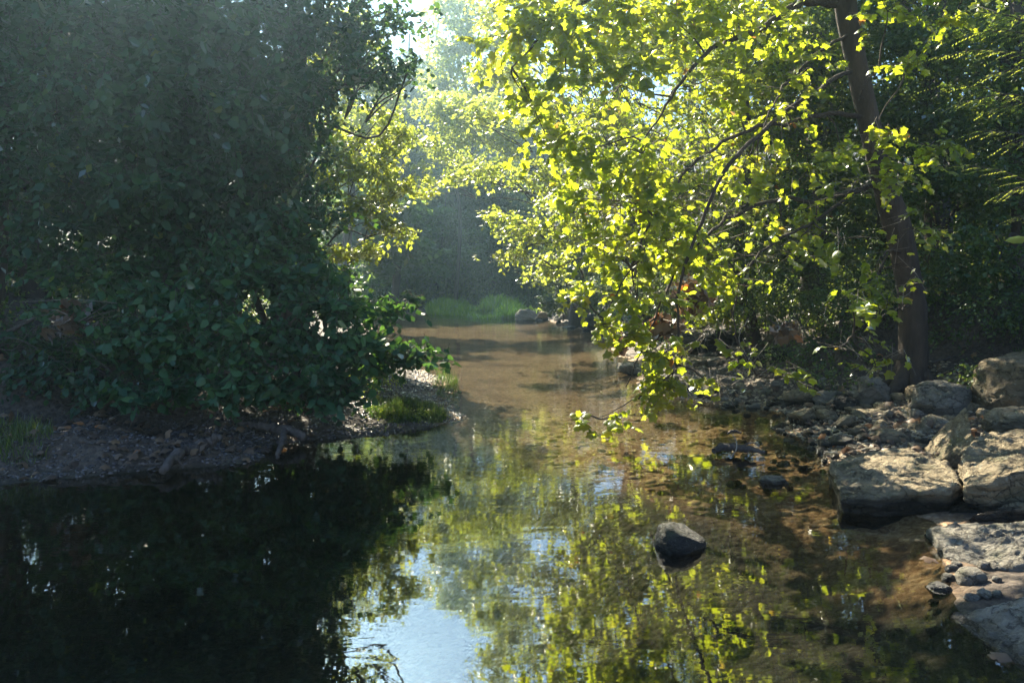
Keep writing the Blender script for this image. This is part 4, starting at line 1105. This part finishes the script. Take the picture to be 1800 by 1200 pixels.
loose(135, (1360, 1680, 712, 800), .10, .40, 'broken stone in the rubble behind the flat slab', 'loose stones in the rubble behind the slab')
loose(36, (1230, 1460, 750, 830), .07, .22, 'stone breaking the shallow water left of the slab', 'stones in the shallows left of the slab', (2, 2, 1, 0), .02)
loose(45, (1230, 1500, 690, 722), .12, .38, 'stone along the shaded back waterline under the sycamore', 'stones along the back waterline', (1, 2, 0))
loose(40, (1120, 1300, 600, 690), .12, .45, 'stone on the narrow shore under the hanging sycamore leaves', 'stones on the shore under the hanging leaves', (1, 1, 0, 2))
loose(18, (945, 1080, 560, 580), .3, .7, 'stone in the line along the far right waterline', 'small stones along the far waterline', (1, 0, 2))
loose(22, (1640, 1800, 740, 800), .1, .3, 'stone wedged among the big right bank rocks', 'stones wedged among the big rocks', (0, 0, 1))

# gravel nobody could count
TP_, FP_ = ICO[2] if False else (None, None)
_o = np.array([(1, 0, 0), (-1, 0, 0), (0, 1, 0), (0, -1, 0), (0, 0, 1), (0, 0, -1)], float)
V1, F1 = (lambda a: a)(ico(1))


def gravel(name, polys, n, s0, s1, mat, seed, zmax=1.0, zmin=-.1):
    r = np.random.default_rng(seed)
    P_ = []
    for (x0, x1, y0, y1, w_) in polys:
        k = int(n * w_)
        px = r.uniform(x0, x1, k); py = r.uniform(y0, y1, k)
        q = np.array([G(a, b, .03) for a, b in zip(px, py)])
        P_.append(q)
    q = np.concatenate(P_)
    z = height(q[:, 0], q[:, 1])
    ok = (z > zmin) & (z < zmax)
    q = q[ok]; q[:, 2] = z[ok]
    N = len(q)
    s = r.uniform(s0, s1, N) * (1 + q[:, 1] / 25)
    R = frames(norm(r.normal(size=(N, 3)) * np.array([1, 1, .15])), np.array([0, 0, 1.0]) + r.normal(size=(N, 3)) * .3)
    sc = np.stack([s, s * r.uniform(.6, 1, N), s * r.uniform(.3, .55, N)], -1)
    V, Fa, rf = bake(V1 + r.normal(0, .08, V1.shape), F1, q, R, sc, r.random(N))
    o = obj(name, mesh_np(name, V, Fa, [M[mat]], attr={'rnd': rf}))
    return tag(o, {'wetpeb': 'wet glinting gravel along the edge of the left bar', 'drypeb': 'fine tan gravel between the rocks of the right bank'}[mat], 'gravel', kind='stuff')


gravel('gravel', [(380, 840, 700, 800, .45), (640, 840, 640, 740, .25), (0, 520, 700, 840, .3)], 11000, .010, .028, 'wetpeb', 1, .35, -.03)
gravel('gravel', [(1250, 1700, 700, 810, .6), (1120, 1420, 610, 720, .25), (1600, 1800, 730, 860, .15)], 9000, .010, .03, 'drypeb', 2, .7, -.06)

# fallen leaves
def litter(name, label, n, region, seed, zmax=1.2):
    r = np.random.default_rng(seed)
    px = r.uniform(region[0], region[1], n); py = r.uniform(region[2], region[3], n)
    q = np.array([G(a, b, .1) for a, b in zip(px, py)]); z = height(q[:, 0], q[:, 1])
    ok = (z > -.02) & (z < zmax); q = q[ok]; q[:, 2] = z[ok] + r.uniform(.03, .09, ok.sum())
    N = len(q)
    R = frames(r.normal(size=(N, 3)) * np.array([1, 1, .2]), np.array([0, 0, 1.0]) + r.normal(size=(N, 3)) * .4)
    V, Fa, rf = bake(T_SYC * np.array([1, 1, 1.6]), F_SYC, q, R, r.uniform(.06, .13, N), r.random(N))
    o = obj(name, mesh_np(name, V, Fa, [M['dead']], attr={'rnd': rf})); return tag(o, label, 'leaf litter', kind='stuff')


litter('fallen_leaves', 'brown and orange fallen leaves among the right bank stones', 360, (1240, 1800, 690, 830), 3)
litter('fallen_leaves', 'dull brown leaves scattered on the shaded left mud', 420, (0, 560, 690, 830), 4)

def undergrowth(name, label, cond, n, seed, xr, yr, hmax, ls):
    r = np.random.default_rng(seed)
    x = r.uniform(*xr, n); y = r.uniform(*yr, n)
    z = height(x, y, True)
    nz = fbm(np.stack([x * .7, y * .7, x * 0], -1), 3, seed)
    ok = cond(x, y) & (nz > -.35)
    x, y, z, nz = x[ok], y[ok], z[ok], nz[ok]; N = len(x)
    q = np.stack([x, y, z + r.random(N) ** 1.3 * hmax * np.clip(.55 + nz, .15, 1.4)], -1)
    R_ = frames(r.normal(size=(N, 3)) + np.array([0, 0, -.2]), np.array([0, 0, 1.0]) + r.normal(size=(N, 3)) * .5)
    V_, F_, rf = bake(T_SM, F_SM, q, R_, ls * r.uniform(.6, 1.3, N), r.random(N))
    o = obj(name, mesh_np(name, V_, F_, [M['wood']], attr={'rnd': rf})); return tag(o, label, 'undergrowth', kind='stuff')


def off_right(x, y): return x - np.interp(y, RB[:, 0], RB[:, 1])
def off_left(x, y): return np.interp(y, LB[:, 0], LB[:, 1]) - x


undergrowth('undergrowth', 'dark leafy undergrowth on the slope behind the sycamore trunk', lambda x, y: (off_right(x, y) > 2.9) & ((y > 11.8) | (x > 7.2)), 90000, 5, (4, 16), (8, 24), 1.1, .07)
undergrowth('undergrowth', 'undergrowth on the far right bank behind the far rocks', lambda x, y: off_right(x, y) > .8, 50000, 6, (2, 16), (20, 48), 1.6, .14)
undergrowth('undergrowth', 'low dim undergrowth under the left bank trees', lambda x, y: off_left(x, y) > 3.6, 60000, 7, (-20, -3), (9.5, 34), .9, .09)
undergrowth('undergrowth', 'dark undergrowth behind the far grass at the end of the creek', lambda x, y: (y > 50.5), 30000, 8, (-22, 14), (50.5, 62), 1.6, .30)

r = np.random.default_rng(55)
x = r.uniform(-.5, 4.6, 2600); y = r.uniform(6, 15, 2600); z = height(x, y)
ok = (z < -.03) & (z > -.4) & ((x > np.interp(y, SILT_SHADE[:, 0], SILT_SHADE[:, 1])) | (y > 12)); x, y, z = x[ok], y[ok], z[ok]; N = len(x)
sz_ = (r.random(N) ** 4 * .10 + .012) * np.clip((15.5 - y) / 5, .2, 1)
V_, F_, rf = bake(V1, F1, np.stack([x, y, z], -1), frames(r.normal(size=(N, 3)) * [1, 1, .1], np.array([0, 0, 1.0]) + r.normal(size=(N, 3)) * .2), np.stack([sz_, sz_ * .8, np.minimum(sz_ * .22, np.maximum(.01, -z * .5))], -1), r.random(N))
o = obj('creek_bed_stones', mesh_np('creek_bed_stones', V_, F_, [M['bedpeb']], smooth=True, attr={'rnd': rf})); tag(o, 'small stones under the shallow clear water of the creek bed', 'stones', kind='stuff')

# single bright fallen leaves on the rocks
for lab, px, py, z, s, v in [('small red leaf lying on the pointed wedge rock', 1701, 734, .55, .07, 11), ('orange leaf on the back edge of the flat slab', 1515, 795, .24, .06, 11),
                             ('brown leaf at the foot of the dappled grey rock', 1640, 985, .03, .10, 7), ('brown leaf under water beside the corner boulder', 1752, 1157, .01, .11, 6)]:
    q = G(px, py, z)
    o = obj('fallen_leaf', leaf_tpl('syc', 'dead', v), None, q); o.scale = (s, s, s); o.rotation_euler = (.2, .1, px); tag(o, lab, 'leaf')

# ------------------------------------------------------------------ grass
def grass(name, label, px0, px1, py0, py1, n, h0, h1, seed, group=None, w=.012, zmin=-.05, mat='grass'):
    r = np.random.default_rng(seed)
    cx, cy_ = (px0 + px1) / 2, (py0 + py1) / 2
    a = r.uniform(0, 2 * math.pi, n); t = np.sqrt(r.random(n))
    q = np.array([G(cx + math.cos(u) * v * (px1 - px0) / 2, cy_ + math.sin(u) * v * (py1 - py0) / 2, .05) for u, v in zip(a, t)])
    z = height(q[:, 0], q[:, 1]); ok = z > zmin
    q = q[ok]; q[:, 2] = z[ok] - .02; N = len(q)
    hh = r.uniform(h0, h1, N) * (1.15 - .5 * t[ok] ** 2)
    wd = w * r.uniform(.7, 1.4, N)
    T = np.array([(-1, 0, 0), (1, 0, 0), (-.8, .5, .02), (.8, .5, .02), (-.1, 1, .18), (.1, 1, .18)], float)
    TF = np.array([[0, 1, 3, 2], [2, 3, 5, 4]])
    up = np.array([0, 0, 1.0]) + r.normal(size=(N, 3)) * np.array([.28, .28, .05])
    R = frames(up, r.normal(size=(N, 3)))
    hh = hh * np.clip(.75 + fbm(q * (6 if hh.mean() < .4 else .8), 3, seed), .25, 1.5)
    V, Fa, rf = bake(T, TF, q, R, np.stack([wd, hh, hh], -1), r.random(N))
    o = obj(name, mesh_np(name, V, Fa, [M[mat]], attr={'rnd': rf})); return tag(o, label, 'grass', group, kind='stuff')


grass('tall_grass', 'bright sunlit tall grass on the far bank, right of the shaded patch', 815, 942, 547, 559, 9000, .35, .95, 1, w=.075, zmin=-.3, mat='lush')
grass('tall_grass', 'darker green grass patch on the far bank, left of the bright one', 750, 838, 544, 553, 7000, .3, .8, 2, w=.06, zmin=-.3, mat='lush')
grass('grass', 'low bright green weeds on the gravel point of the left bank', 640, 785, 714, 745, 7000, .03, .17, 3, w=.005)
grass('grass', 'sparse grass tuft at the tip of the left gravel point', 760, 812, 650, 700, 500, .12, .32, 4, w=.004)
grass('grass', 'dim grass clump on the mud at the left edge', -20, 95, 778, 825, 1500, .06, .22, 5, w=.004, mat='wood')
grass('grass', 'small lit fern like tuft growing on the huge tan boulder', 1775, 1800, 700, 725, 60, .1, .2, 6, w=.006)
# weedy leaves on the point
rr = np.random.default_rng(12)
generic_tree('weed_clump', 'leafy weeds with tiny lit leaves on the left gravel point', (-1.6, 10.6, 0), P(700, 715, 10.6), .01,
    [B(690, 722, 10.4, 45, 12), B(740, 728, 10.4, 40, 10), B(650, 690, 11.5, 30, 25, n=.8), B(680, 660, 12.5, 40, 30, n=.8), B(640, 740, 10, 50, 8, n=.5)], 45, .16, 8, .035, 'sm', 'maple', 44, cat='plant', limbs=False)

# ------------------------------------------------------------------ driftwood, logs and sticks
def wood_piece(name, label, paths, seed, mat='drift', cat='log', group=None):
    base = np.array(paths[0][0][0])
    root = empty(name, Vector(base), label, cat, group)
    for k, (c, rad) in enumerate(paths):
        tb = Tubes(); tb.add(curve(c, 26, .4 * min(rad) , seed + k), rad, 10 if k == 0 else 6, seed + k, .22 if k == 0 else .1)
        obj('stem' if k == 0 else 'branch', tb.mesh('log', M[mat], base), root)
    return root


def g2(px, py, z):
    q = G(px, py, .1)
    for k in range(4): q = G(px, py, max(hz(q[0], q[1]), 0) + z * .9 + .06)
    return q



wood_piece('fallen_log', 'broken forked branch lying half in the water at the left mud bank',
    [([g2(385, 768, .10), g2(350, 785, .10), g2(310, 800, .08), g2(285, 828, .02)], [.04, .055, .06, .035]),
     ([g2(310, 803, .08), g2(280, 815, .05), g2(245, 815, .04)], [.022, .014]),
     ([g2(315, 800, .10), g2(303, 780, .14), g2(307, 770, .2)], [.014, .006]),
     ([g2(308, 803, .12), g2(316, 812, .06), g2(322, 822, .0)], [.014, .008]),
     ([g2(295, 812, .06), g2(283, 808, .10), g2(278, 806, .12)], [.02, .014])], 400)
wood_piece('fallen_log', 'dark log under the left shrub ending at the lit gravel',
    [([g2(420, 742, .12), g2(460, 748, .14), g2(500, 756, .12), g2(534, 768, .05)], [.03, .045, .055, .05]),
     ([g2(500, 757, .12), g2(495, 780, .05), g2(487, 805, -.05)], [.04, .02])], 410)
wood_piece('stick', 'thin bent twig arching over the mud behind the forked branch', [([g2(358, 765, .02), g2(368, 750, .1), g2(390, 742, .12)], [.006, .004])], 411, cat='stick')
wood_piece('stick', 'long thin stick lying across the shaded mud at the left', [([g2(170, 745, .12), g2(215, 732, .18), g2(280, 728, .16)], [.010, .006]), ([g2(210, 733, .18), g2(216, 722, .25)], [.008, .004])], 412, cat='stick')
wood_piece('stick', 'fallen stem crossing the mud under the left shrub', [([g2(190, 705, .25), g2(240, 718, .22), g2(300, 708, .25)], [.012, .008])], 413, cat='stick')
wood_piece('stick', 'pale curved twig standing up from the shallow water', [([g2(1285, 803, .0), g2(1294, 790, .04), g2(1294, 775, .12), g2(1288, 764, .17)], [.008, .007, .004])], 420, mat='twig', cat='stick')
wood_piece('driftwood', 'dark sunken branch tangle lying in the shallow water around the curved twig',
    [([g2(1255, 792, .01), g2(1275, 785, .03), g2(1310, 788, .03), g2(1345, 795, .0)], [.03, .045, .04, .015]),
     ([g2(1260, 790, .02), g2(1262, 782, .06), g2(1268, 778, .07)], [.012, .006]), ([g2(1300, 786, .03), g2(1320, 778, .06), g2(1335, 783, .03)], [.012, .005])], 421, mat='bark2', cat='driftwood')
wood_piece('driftwood', 'small dark snag poking out of the shallows behind the branch tangle', [([g2(1278, 762, .0), g2(1290, 757, .03), g2(1303, 761, .0)], [.014, .022, .012])], 422, mat='bark2', cat='driftwood')
wood_piece('fallen_log', 'long grey log lying behind the sycamore trunk on the right',
    [([P(1632, 622, 12.2), P(1680, 612, 12.3), P(1720, 608, 12.6), P(1760, 600, 13)], [.07, .08, .06]), ([P(1636, 638, 11.8), P(1690, 622, 12), P(1742, 607, 12.3)], [.015, .022, .012]), ([P(1672, 625, 12), P(1710, 655, 11.4)], [.04, .03])], 430)
for k, (c, lab) in enumerate([([P(1350, 560, 14.5), P(1400, 600, 13.6), P(1410, 650, 13.0)], 'bare root hanging down the shaded bank left of the trunk'), ([P(1395, 545, 14.5), P(1425, 600, 13.8), P(1470, 640, 13)], 'bare root curving towards the trunk along the shaded bank'),
                              ([P(1240, 430, 11), P(1245, 520, 10.8), P(1275, 590, 10.6)], 'pale bare twig hanging among the lower sycamore leaves'), ([P(1315, 560, 10.8), P(1300, 600, 10.7), P(1340, 660, 10.6)], 'thin bare twig hanging behind the lowest sycamore leaves')]):
    wood_piece('hanging_root' if k < 2 else 'hanging_twig', lab, [(c, [.02, .012] if k < 2 else [.008, .004])], 440 + k, cat='root' if k < 2 else 'twig', mat='drift' if k < 2 else 'twig')

# clumps of dead brown leaves and flood debris caught in the branches
def dead_clump(label, px, py, d, rx, ry, n, seed):
    r = np.random.default_rng(seed)
    c, rad, _ = blob(px, py, d, rx, ry)
    root = empty('dead_leaf_clump', Vector(c), label, 'dead leaves', 'dead leaf clumps under the sycamore')
    u = norm(r.normal(size=(n, 3))) * (r.random(n) ** .5)[:, None]
    q = c + u * rad * np.array([1, .6, 1])
    R = frames(r.normal(size=(n, 3)) + np.array([0, 0, -1.0]), r.normal(size=(n, 3)))
    foliage(root, (q, R, r.uniform(.10, .2, n)), 'syc', 'dead', r, min(20, n // 3), name='dead_foliage')
    tb = Tubes()
    for k in range(12):
        a = c + r.normal(0, .5, 3) * rad; b_ = c + r.normal(0, .9, 3) * rad
        tb.add(curve([a, (a + b_) / 2 + r.normal(0, .05, 3), b_], 8), [.006, .003], 4, cap=False)
    obj('twigs', tb.mesh('twigs', M['twig'], c), root)


dead_clump('largest brown clump of dead leaves in the middle of the hanging sycamore leaves', 1215, 510, 11.2, 45, 36, 90, 1)
dead_clump('brown dead leaves just above the pale boulder', 1160, 575, 11.5, 32, 22, 50, 2)
dead_clump('brown dead leaf clump hanging in the dark right of the sunlit leaves', 1385, 580, 11, 24, 18, 26, 3)
dead_clump('low brown dead leaves beside the waterline rocks', 1090, 600, 12.5, 18, 16, 20, 4)
dead_clump('faded brown leaves on the shaded branch tips of the left bush', 130, 560, 9.8, 60, 40, 34, 5)

loose(16, (1640, 1760, 975, 1060), .08, .22, 'stone lying between the dappled rock and the corner boulder', 'stones between the two nearest rocks', (1, 2, 1))
# one twig of leaves close to the camera at the right edge
rt = empty('leafy_twig', Vector(P(1850, 400, 4.2)), 'large bright green leaf on a twig poking in at the right edge', 'twig')
tb = Tubes(); tb.add(curve([P(1900, 395, 4.3), P(1850, 400, 4.2), P(1805, 415, 4.1)], 10), [.004, .002], 5, cap=False)
obj('stem', tb.mesh('stem', M['twig'], rt.location), rt)
for (a, b_, d_, fx, sz2) in ((1806, 416, 4.1, -1, .105), (1840, 395, 4.2, .4, .12)):
    lf = obj('leaf', leaf_tpl('ov', 'syc', 5), rt)
    Mx = Matrix(frames(np.array([[fx, .3, -.12]]), np.array([[.1, -.6, .8]]))[0].tolist()).to_4x4()
    lf.matrix_local = Matrix.Translation(Vector(P(a, b_, d_)) - rt.location) @ Mx @ Matrix.Scale(sz2, 4)
